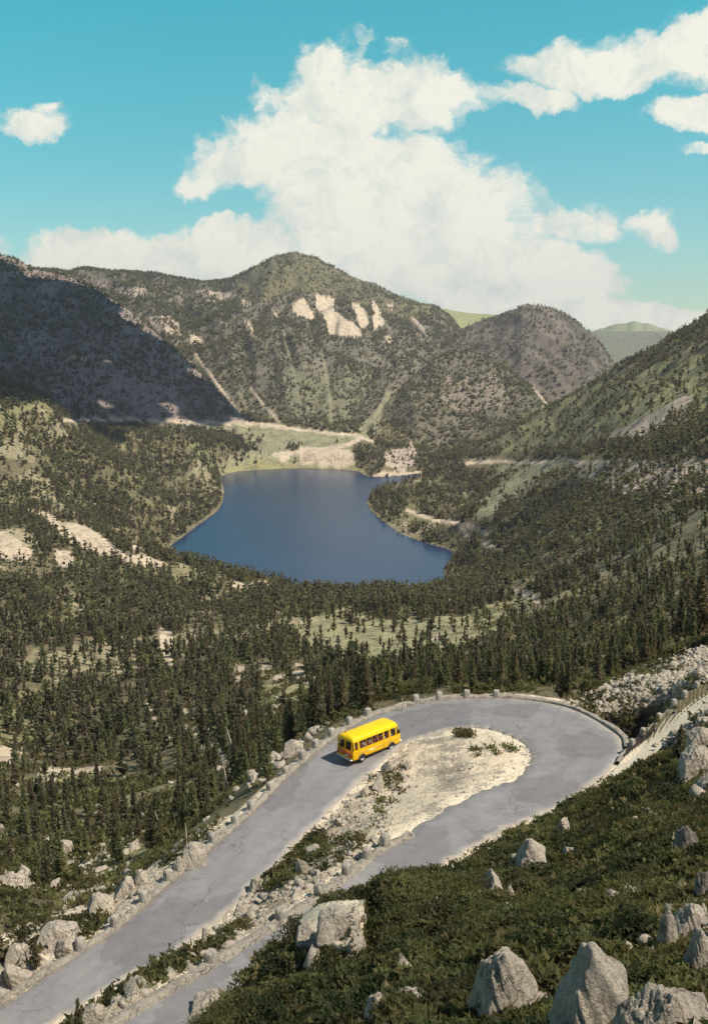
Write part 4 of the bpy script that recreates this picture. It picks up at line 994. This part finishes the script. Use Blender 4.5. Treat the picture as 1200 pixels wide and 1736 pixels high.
# ------------------------------------------------------------ heath and low scrub
def tufts(name, P_, n_per, leaf, spread, m_, label, seed, upright=.8):
    g = np.random.default_rng(seed); n = len(P_); k = n*n_per
    c = np.repeat(P_, n_per, 0)+g.normal(size=(k, 3))*np.array([spread, spread, spread*.35])+[0, 0, spread*.45]
    d = g.normal(size=(k, 3)); d[:, 2] = np.abs(d[:, 2])*.8+upright*.3; d /= np.linalg.norm(d, axis=1)[:, None]
    s = np.cross(d, g.normal(size=(k, 3))); s /= np.linalg.norm(s, axis=1)[:, None]
    L = leaf*(.5+g.random(k))[:, None]
    if name == 'heath': sl_ = np.repeat(fbm(P_[:, 0]/1.3+9, P_[:, 1]/1.3, 3, 77), n_per)[:, None]; L = L*np.clip(1+sl_*1.3, .55, 1.8)
    V = np.stack([c-s*L*.42, c+s*L*.42, c+d*L], 1).reshape(-1, 3); me = mesh(name, V, np.arange(3*k).reshape(-1, 3), m_)
    vattr(me, 'tone', np.repeat(np.repeat(g.random(n)*.45+.28+fbm(P_[:, 0]/2.4, P_[:, 1]/2.4, 4, seed)*.75, n_per), 3)); 
    return tag(link(name, me), label, 'shrubs', kind='stuff')
def sample_region(n, r0, r1, az0, az1, weight, seed):
    g = np.random.default_rng(seed); rr = np.exp(g.uniform(math.log(r0), math.log(r1), n)); aa = g.uniform(az0, az1, n); x = np.sin(aa)*rr; y = np.cos(aa)*rr
    w_ = gsample(weight, x, y); k = g.random(n) < w_; x, y = x[k], y[k]; return np.c_[x, y, gsample(Z, x, y)]
hp = sample_region(80000, 12, 66, -.42, .42, HEATH*(ROADD > 1.9), 5)
cl = fbm(hp[:, 0]/.75, hp[:, 1]/.75, 3, 15)
hp = hp[cl > -.38]; cl = cl[cl > -.38]; hp[:, 2] += np.clip(cl+.35, 0, 1)**.8*.55+np.clip(fbm(hp[:, 0]/2.2, hp[:, 1]/2.2, 2, 16)+.2, 0, 1)*.5
tufts('heath', hp, 11, .115, .12, M_heath, 'dark green heath and low bushes covering the foreground slope', 6)
g = np.random.default_rng(44); bp = sample_region(1500, 13, 64, -.42, .42, HEATH*(ROADD > 2.6), 45); bp = bp[fbm(bp[:, 0]/5, bp[:, 1]/5, 3, 46) > -.05]
bl = []
for q in bp:
    n_ = 70; R_ = g.uniform(.3, .75); H_ = R_*g.uniform(.7, 1.2); d_ = g.normal(size=(n_, 3)); d_[:, 2] = np.abs(d_[:, 2]); d_ /= np.linalg.norm(d_, axis=1)[:, None]; bl.append(q+[0, 0, .12]+d_*[R_, R_*g.uniform(.7, 1), H_]*(.8+.25*g.random((n_, 1))))
M_bush = leaf_mat('bush_leaves', [(.1, (.035, .045, .022)), (.45, (.060, .075, .032)), (.8, (.10, .115, .045)), (1., (.16, .16, .07))])
tufts('bushes', np.vstack(bl), 4, .13, .07, M_bush, 'rounded darker bushes clumped in the foreground heath', 47)
gp = sample_region(9000, 12, 66, -.42, .42, HEATH*(ROADD > 1.4)*sstep(fbm(X/3, Y/3, 3, 48), .05, .25), 49); gp[:, 2] += .22
M_tan = leaf_mat('dry_grass', [(.1, (.12, .11, .05)), (.6, (.22, .19, .10)), (1., (.34, .29, .17))])
tufts('dry_grass', gp, 8, .30, .10, M_tan, 'tan dry grass between the heath bushes', 50, 3.)
# low scrub on the slope by the road, on the island and in the stony ground
SCR = (sstep(fbm(X/3.5, Y/3.5, 4, 25)+.2*(PX < 380), .08, .3)*(ROADD > 1.2)*(R2 > 40)*(R2 < 150)*(1-HEATH)*(1-gm)).astype(float)
islm = inpoly(PX, PY, isl_px); SCR = SCR*np.where(islm, .0, 1)
sp_ = sample_region(30000, 40, 150, -.42, .42, SCR*.8, 8)
tufts('roadside_scrub', sp_, 8, .30, .30, M_heath, 'green and brown scrub between the rocks along the road', 9)
SC2 = (sstep(fbm(X/6, Y/9, 4, 27), -.05, .25)*(R2 > 84)*(R2 < 420)*(WHO == 0)*(ROADD > 2)*(STN < .5)*(PY > np.where(PX > 800, 930, 1120))).astype(float)
s2_ = sample_region(62000, 84, 420, -.42, .42, SC2*.75, 28)
tufts('slope_scrub', s2_, 6, .62, .55, M_heath, 'brown and green low scrub between the pines below the road', 29)
scr_p = []
g = np.random.default_rng(3)
for poly, n in (([(425,1500),(515,1403),(548,1412),(560,1440),(515,1470),(500,1495),(440,1515)], 420), ([(345,1605),(420,1560),(430,1570),(355,1618)], 45), ([(225,1672),(330,1625),(335,1632),(235,1680)], 50), ([(770,1240),(800,1240),(798,1250),(775,1250)], 30), ([(800,1270),(870,1262),(875,1275),(805,1285)], 22), ([(520,1430),(640,1400),(600,1450),(530,1490)], 60), ([(620,1320),(690,1290),(700,1330),(640,1400)], 40), ([(960,1196),(1010,1185),(1020,1200),(985,1208)], 60), ([(440,1480),(470,1470),(480,1500),(445,1510)], 80)):
    q_ = np.array(poly); c = 0
    while c < n:
        x_, y_ = g.uniform(q_[:, 0].min(), q_[:, 0].max()), g.uniform(q_[:, 1].min(), q_[:, 1].max())
        if inpoly(np.array([x_]), np.array([y_]), poly)[0]:
            p = hit(x_, y_)
            if gsample(ROADD, np.array([p.x]), np.array([p.y]))[0] > .45: scr_p.append(tuple(p))
            c += 1
tufts('island_scrub', np.array(scr_p), 14, .20, .20, M_heath, 'green scrub on the island and on the bank between the roads', 19)

# ------------------------------------------------------------ minibus
M_yel = simple('yellow_paint', (.86, .52, .008), .32, .04, 2); M_roofy = simple('yellow_roof', (.88, .62, .01), .4, .06, 1.5)
M_rear = simple('rust_orange_panel', (.50, .13, .02), .45, .25, 5)
M_blk = simple('black_rubber', (.02, .02, .02), .7, .2, 8); M_chr = simple('chrome', (.7, .7, .68), .25, .05, 5, 1.); M_cap = simple('white_hubcap', (.75, .73, .66), .4, .08, 8)
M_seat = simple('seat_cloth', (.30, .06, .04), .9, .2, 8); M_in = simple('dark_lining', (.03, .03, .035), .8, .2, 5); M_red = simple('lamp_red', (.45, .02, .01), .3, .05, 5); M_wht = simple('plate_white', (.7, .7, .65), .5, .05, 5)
def glassmat():
    m_, n, b = mat('window_glass', .06); b.inputs['Base Color'].default_value = (.02, .025, .03, 1); b.inputs['Alpha'].default_value = .35; b.inputs['Specular IOR Level'].default_value = .5; return m_
M_glass = glassmat()
pa = P(606, 1294, z=-.95); pb = P(680, 1261, z=-.72)
hd = pb-pa; BL_ = float(np.hypot(hd[0], hd[1])); ang = math.atan2(hd[1], hd[0]); print('bus length', BL_, 'heading', math.degrees(ang))
BL_ = 5.5; BWd = 2.0; hv = np.array([math.cos(ang), math.sin(ang), 0]); lv = np.array([-hv[1], hv[0], 0])
BS = .93
bc = pa+hv*BL_*BS/2+lv*BWd*BS/2-hv*.45; slope = math.atan2(float(hd[2]), float(np.hypot(hd[0], hd[1])))
kz = int(np.argmin((RC[:, 0]-bc[0])**2+(RC[:, 1]-bc[1])**2)); bz = float(RC[kz, 2])
bus = empty('minibus', (bc[0], bc[1], bz+.005), ang); bus.rotation_euler = (0, -.02, ang); bus.scale = (BS, BS, BS)
tag(bus, 'yellow minibus full of passengers driving up the road into the hairpin', 'minibus')
# local frame: x forward, y left, z up.  half section: (half width, z)
SEC = [(.88, .34), (.97, .42), (1.0, .62), (1.0, 1.10), (.985, 1.32), (.93, 1.92), (.89, 2.05), (.80, 2.17), (.55, 2.26), (0, 2.30)]
def hw(z): return np.interp(z, [s[1] for s in SEC], [s[0] for s in SEC])
def prof_x(z, front):   # x of nose / tail at height z
    if front: return np.interp(z, [.34, .5, 1.25, 2.1, 2.3], [BL_/2-.10, BL_/2, BL_/2-.04, BL_/2-.36, BL_/2-.60])
    return -np.interp(z, [.34, .5, 1.25, 2.1, 2.3], [BL_/2-.08, BL_/2, BL_/2-.02, BL_/2-.12, BL_/2-.30])
def plan(z, n=5):       # closed outline of the body at height z with rounded corners
    w_ = float(hw(z)); xf, xr = float(prof_x(z, True)), float(prof_x(z, False)); out_ = []
    for sx, sy, xc, c in ((1, 1, xf, .30), (-1, 1, xr, .16), (-1, -1, xr, .16), (1, -1, xf, .30)):
        c = min(c, w_*.9); st = {(1, 1): 0, (-1, 1): 90, (-1, -1): 180, (1, -1): 270}[(sx, sy)]
        for k in range(n):
            a = math.radians(st+90*k/(n-1)); out_.append((xc-sx*c+c*math.cos(a), sy*(w_-c)+c*math.sin(a), z))
    return out_
def shell(name, zs, m_, parent, cap_top=False, cap_bot=False, inset=0):
    rings = [plan(z) for z in zs]; n = len(rings[0]); V = [p for r_ in rings for p in r_]; T = []
    if inset: V = [(x*(1-inset/BL_*2), y*(1-inset), z) for x, y, z in V]
    for i in range(len(zs)-1):
        for k in range(n): a, b = i*n+k, i*n+(k+1) % n; T += [(a, b, b+n), (a, b+n, a+n)]
    for flag, o0, s in ((cap_top, (len(zs)-1)*n, 1), (cap_bot, 0, -1)):
        if flag:
            c = len(V); V.append((0, 0, zs[-1]+.02 if s > 0 else zs[0]))
            T += [(o0+k, o0+(k+1) % n, c) if s > 0 else (o0+(k+1) % n, o0+k, c) for k in range(n)]
    return link(name, mesh(name, V, T, m_, smooth=False), parent)
def smoothit(o, angle=35):
    me = o.data; me.polygons.foreach_set('use_smooth', np.ones(len(me.polygons), bool)); me.set_sharp_from_angle(angle=math.radians(angle)); return o
def box(name, c, s, m_, parent, rot=None, bev=0):
    V = np.array([(x, y, z) for x in (-.5, .5) for y in (-.5, .5) for z in (-.5, .5)])*np.array(s)
    if rot: 
        a = rot; V = np.c_[V[:, 0]*math.cos(a)-V[:, 2]*math.sin(a), V[:, 1], V[:, 0]*math.sin(a)+V[:, 2]*math.cos(a)]
    V = V+np.array(c); T = [(0,1,3,2),(4,6,7,5),(0,4,5,1),(2,3,7,6),(0,2,6,4),(1,5,7,3)]
    return link(name, mesh(name, V, T, m_), parent)
# body below the belt line with wheel arches cut by dark arches set proud
body = smoothit(shell('body', [.34, .42, .55, .80, .82, .84, 1.05, 1.24], M_yel, bus, cap_bot=True), 30)
roof = smoothit(shell('roof', [1.90, 1.98, 2.06, 2.13, 2.19, 2.235, 2.265, 2.285], M_roofy, bus, cap_top=True), 40)
box('roof_vent', (-2.2, .45, 2.29), (.10, .10, .14), M_rear, roof)
gutter = shell('gutter', [1.875, 1.90], M_yel, bus)
def pane(x0, x1, side, name='window', z0=1.26, z1=1.88, m_=None, off=.0):
    V = []
    for z in (z0, z1): 
        for x in (x0, x1): V.append((x, side*(float(hw(z))-.012+off), z))
    return link(name, mesh(name, V, [(0, 1, 3, 2)], m_ or M_glass), bus)
def pillar(x0, x1, side):
    V = []
    for z in (1.22, 1.90):
        for x in (x0, x1):
            for d in (0, -.06): V.append((x, side*(float(hw(z))+d), z))
    T = [(0, 2, 6, 4), (1, 5, 7, 3), (0, 4, 5, 1), (2, 3, 7, 6)]
    return link('pillar', mesh('pillar', V, T, M_yel), bus)
for side in (-1, 1):
    xs = [(-2.50, -2.18), (-1.98, -1.28), (-1.25, -.62), (-.59, .04), (.07, .62), (.74, 1.26), (1.46, 2.02)]
    for x0, x1 in xs: pane(x0, x1, side)
    for x0, x1 in ((-2.62, -2.50), (-2.18, -1.98), (-1.28, -1.25), (-.62, -.59), (.04, .07), (.62, .74), (1.26, 1.46), (2.02, 2.16)): pillar(x0, x1, side)
    box('trim_strip', (0, side*(1.0+.004), .83), (4.6, .012, .03), M_chr, bus)
    box('door_handle', (1.02, side*1.012, 1.08), (.14, .03, .035), M_chr, bus)
def endpane(front, y0, y1, name, z0=1.27, z1=1.86):
    V = [(float(prof_x(z, front))-(.015 if front else -.015), y, z) for z in (z0, z1) for y in (y0, y1)]
    return link(name, mesh(name, V, [(0, 1, 3, 2)], M_glass), bus)
endpane(False, -.74, -.06, 'rear_window'); endpane(False, .06, .74, 'rear_window'); endpane(True, -.64, .64, 'windscreen')
for front, spans in ((False, ((-.84, -.74), (-.06, .06), (.74, .84))), (True, ((-.74, -.64), (.64, .74)))):
    for y0, y1 in spans:
        V = []
        for z in (1.22, 1.90):
            for y in (y0, y1):
                for d in (0, .07): V.append((float(prof_x(z, front))+(-d if front else d), y, z))
        link('pillar', mesh('pillar', V, [(0, 2, 6, 4), (1, 5, 7, 3), (0, 4, 5, 1), (2, 3, 7, 6)], M_yel), bus)
rd = box('rear_door', (-BL_/2+.0, 0, .90), (.03, 1.56, .58), M_rear, bus); rd['label'] = 'rust orange rear panel'
box('number_plate', (-BL_/2-.02, -.28, .72), (.01, .42, .11), M_wht, rd)
box('rear_bumper', (-BL_/2-.02, 0, .42), (.10, 1.80, .12), M_chr, bus); box('front_bumper', (BL_/2+.01, 0, .44), (.10, 1.80, .13), M_chr, bus)
for s in (-1, 1):
    box('tail_light', (-BL_/2-.012, s*.86*.98, .78), (.03, .10, .24), M_red, bus)
for s in (-1, 1):
    mi = box('side_mirror', (2.30, s*1.12, 1.55), (.05, .12, .22), M_blk, bus); box('mirror_arm', (2.22, s*1.02, 1.42), (.03, .18, .02), M_blk, mi)
    for x in (.68, 1.36, -2.08): box('panel_seam', (x, s*1.001, .80), (.012, .006, .84), M_in, bus)
    box('sill_trim', (0, s*.985, .46), (3.0, .012, .04), M_in, bus); box('headlight', (BL_/2-.005, s*.66, .78), (.03, .2, .2), M_wht, bus)
box('rear_window_seam', (-BL_/2-.018, 0, .90), (.006, .012, .56), M_in, rd)
for k in range(4): box('roof_rib', (0, -.45+.3*k, 2.288-.012*abs(k-1.5)), (4.2, .025, .012), M_roofy, roof)
def wheel(x, s):
    w_ = empty('wheel', (x, s*.86, .33)); w_.parent = bus
    for nm_, r0, r1, d0, m_ in (('tyre', .33, .20, .11, M_blk), ('rim', .205, .0, .125, M_cap)):
        n = 28; prof = [(r1 if nm_ == 'tyre' else 0, -.10), (r0, -.10), (r0, .09), (r0*.93, d0), (r1 if nm_ == 'tyre' else r0*.35, d0), (r1 if nm_ == 'tyre' else 0, d0+.015)]
        V = [(r_*math.cos(6.2832*k/n), s*y_, r_*math.sin(6.2832*k/n)) for r_, y_ in prof for k in range(n)]; T = []
        for i in range(len(prof)-1):
            for k in range(n): a, b = i*n+k, i*n+(k+1) % n; T.append((a, b, b+n, a+n))
        link(nm_, mesh(nm_, V, T, m_), w_)
for x in (-1.72, 1.55):
    for s in (-1, 1):
        wheel(x, s)
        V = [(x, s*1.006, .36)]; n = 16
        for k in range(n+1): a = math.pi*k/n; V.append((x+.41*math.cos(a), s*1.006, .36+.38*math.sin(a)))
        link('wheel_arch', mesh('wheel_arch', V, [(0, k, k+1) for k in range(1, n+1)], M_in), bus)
box('floor', (0, 0, .62), (5.0, 1.86, .05), M_in, bus)
rows = [-2.05, -1.35, -.65, .05, .75, 1.55]
for x in rows:
    for y in (-.52, .52):
        st = box('seat', (x, y, .95), (.46, .80, .14), M_seat, bus); box('backrest', (x-.26, y, 1.24), (.10, .80, .56), M_seat, st)
# passengers: one seated body, one continuous surface, grown from a jointed skeleton
def person_mesh():
    J = [((0,0,0),.125),((0,0,.22),.12),((.01,0,.42),.135),((.02,0,.52),.06),((.03,0,.60),.075),((.035,0,.70),.085),((.02,.18,.44),.06),((.10,.24,.22),.045),((.30,.16,.20),.035),((.38,.13,.22),.03),
         ((.02,-.18,.44),.06),((.10,-.24,.22),.045),((.30,-.16,.20),.035),((.38,-.13,.22),.03),((.02,.10,0),.085),((.42,.11,.02),.065),((.46,.11,-.36),.045),((.58,.11,-.40),.035),
         ((.02,-.10,0),.085),((.42,-.11,.02),.065),((.46,-.11,-.36),.045),((.58,-.11,-.40),.035)]
    E = [(0,1),(1,2),(2,3),(3,4),(4,5),(2,6),(6,7),(7,8),(8,9),(2,10),(10,11),(11,12),(12,13),(0,14),(14,15),(15,16),(16,17),(0,18),(18,19),(19,20),(20,21)]
    me = bpy.data.meshes.new('person'); me.from_pydata([j[0] for j in J], E, []); o = bpy.data.objects.new('tmp', me); COL.objects.link(o)
    mo = o.modifiers.new('s', 'SKIN'); mo.use_smooth_shade = True
    for v_, j in zip(me.skin_vertices[0].data, J): v_.radius = (j[1], j[1])
    me.skin_vertices[0].data[0].use_root = True
    o.modifiers.new('u', 'SUBSURF').levels = 1
    bpy.context.view_layer.update(); dg = bpy.context.evaluated_depsgraph_get(); r_ = bpy.data.meshes.new_from_object(o.evaluated_get(dg)); bpy.data.objects.remove(o); r_.name = 'body'; return r_
PB = person_mesh(); M_skin = simple('skin', (.55, .32, .22), .6, .08, 9); PB.materials.clear(); PB.materials.append(M_skin)
def tubeshirt(m_):
    V = []; rings = [(.0, .15, .19), (.22, .145, .19), (.36, .15, .22), (.46, .12, .20), (.51, .075, .09)]; n = 14
    for z, a, b in rings: V += [(a*math.cos(6.2832*k/n)+.01, b*math.sin(6.2832*k/n), z) for k in range(n)]
    T = [(i*n+k, i*n+(k+1) % n, (i+1)*n+(k+1) % n, (i+1)*n+k) for i in range(len(rings)-1) for k in range(n)]
    for s in (-1, 1):   # short sleeves
        o0 = len(V)
        for (x, y, z, r_) in ((.02, s*.15, .44, .085), (.05, s*.22, .34, .075), (.09, s*.245, .25, .065)): V += [(x+r_*math.cos(6.2832*k/8), y+r_*math.sin(6.2832*k/8)*.8, z+.3*r_*math.cos(6.2832*k/8)) for k in range(8)]
        T += [(o0+i*8+k, o0+i*8+(k+1) % 8, o0+(i+1)*8+(k+1) % 8, o0+(i+1)*8+k) for i in range(2) for k in range(8)]
    return mesh('shirt', V, T, m_, smooth=True)
def hairm(m_):
    v, f = ICO[2]; k = (v[:, 2] > -.1) | (v[:, 0] < -.35); keep = k[f].all(1); V = v*np.array([.108, .098, .12])+np.array([.022, 0, .705]); return mesh('hair', V, f[keep], m_, smooth=True)
SH = {'white': (.78, .76, .70), 'red': (.5, .05, .04), 'pale blue': (.45, .55, .66), 'grey': (.30, .30, .32)}
SHM = {k: tubeshirt(simple(k.replace(' ', '_')+'_cloth', c, .9, .08, 8)) for k, c in SH.items()}
HM = {k: hairm(simple(k+'_hair', c, .8, .2, 9)) for k, c in {'dark': (.03, .02, .015), 'grey': (.4, .38, .35), 'brown': (.12, .07, .04)}.items()}
PPL = [(-2.05, -.66, 'white', 'grey', 'in the last row of the minibus'), (-1.35, -.66, 'white', 'dark', 'by the window in the second last row'), (-1.33, -.28, 'grey', 'dark', 'next to the aisle in the second last row'),
 (-.65, -.66, 'white', 'brown', 'by the window just behind the bus middle'), (.05, -.66, 'red', 'dark', 'by the window in the bus middle'), (.75, -.66, 'white', 'dark', 'by the window behind the front row'),
 (1.55, -.60, 'pale blue', 'grey', 'in the front right bus seat'), (1.60, .55, 'grey', 'dark', 'at the left front of the bus'), (-.6, .4, 'white', 'dark', 'left of the aisle behind the bus middle')]
from mathutils import Euler, Matrix
BM = Matrix.Translation(Vector((bc[0], bc[1], bz+.005))) @ Euler((0, -.02, ang)).to_matrix().to_4x4() @ Matrix.Scale(BS, 4)
for x, y, s, h, lab in PPL:
    wp = BM @ Vector((x, y, 1.03)); o = link('person', PB, None, wp, ang); o.scale = (BS, BS, BS)
    tag(o, '%s haired passenger in %s %s' % (h, s, lab), 'person', 'people riding in the minibus')
    link('shirt', SHM[s], o); link('hair', HM[h], o)

# ------------------------------------------------------------ cumulus added out of frame, shaped so its shadow covers the ridge on the left
g = np.random.default_rng(2); poly = [(-60,440),(60,465),(120,478),(200,520),(270,575),(330,628),(385,680),(412,708),(330,712),(180,740),(60,700),(0,655),(-200,640),(-420,620),(-420,410),(-200,420)]
W2 = []
for (a, b) in poly:
    rr = np.linspace(1100, 3200, 1200); dx, dy, dz = pxdir(a, b); hh_ = math.hypot(dx, dy); xx = dx/hh_*rr; yy = dy/hh_*rr; zz_ = gsample(Z, xx, yy); k = np.argmax(zz_ >= HC+dz/hh_*rr); W2.append((xx[k], yy[k], zz_[k]))
CH = 900.
W2 = np.array(W2); Pj = W2[:, :2]+(np.array([SDIR.x, SDIR.y])/SDIR.z)*((CH-W2[:, 2])[:, None])
cxy = Pj.mean(0); print('cloud shadow outline', W2.round().tolist())
px_ = [tuple(q_) for q_ in Pj]
v, f = ICO[2]; Vc = []; Tc = []; off = 0; gx = np.arange(Pj[:, 0].min(), Pj[:, 0].max(), 55); gy = np.arange(Pj[:, 1].min(), Pj[:, 1].max(), 55)
M_shade_cloud, ncl, bcl = mat('shade_cloud_white', 1.); ncl.put(bcl.inputs['Base Color'], ncl.ramp(ncl.noise(worldco(ncl), .01, 5), [(.3, (.82, .83, .85)), (.7, (.9, .9, .9))]))
for a in gx:
    for b in gy:
        q_ = np.array([a, b])+g.normal(size=2)*30
        if inpoly(np.array([q_[0]]), np.array([q_[1]]), px_)[0]:
            s = g.uniform(34, 60); vv = v*np.array([s, s, s*g.uniform(.7, 1.5)])*(1+.18*fbm(v[:, 0]*3+off, v[:, 1]*3+v[:, 2]*2, 3, 4)[:, None])
            Vc.append(vv+[q_[0], q_[1], CH+s*.5+20*g.random()]); Tc.append(f+off); off += len(v)
tag(link('shade_cloud', mesh('shade_cloud', np.vstack(Vc), np.vstack(Tc), M_shade_cloud, smooth=True)), 'white cumulus added out of view above the valley, shaped to shade the left ridge', 'shade_cloud')
# ------------------------------------------------------------ haze of the valley air
HZ = 1
if HZ:
    V = np.array([(x, y, z) for x in (-5200, 5200) for y in (-60, 6560) for z in (-900, 345)], float); T = [(0,1,3,2),(4,6,7,5),(0,4,5,1),(2,3,7,6),(0,2,6,4),(1,5,7,3)]
    m_ = bpy.data.materials.new('air'); m_.use_nodes = True; n = NT(m_.node_tree); n.n.clear()
    pv = n.new('ShaderNodeVolumePrincipled'); pv.inputs['Color'].default_value = (.92, .88, 1., 1); pv.inputs['Density'].default_value = .00007; pv.inputs['Anisotropy'].default_value = .2
    oo = n.new('ShaderNodeOutputMaterial'); n.l.new(pv.outputs[0], oo.inputs['Volume'])
    tag(link('haze', mesh('haze', V, T, m_)), kind='stuff')
print('done')
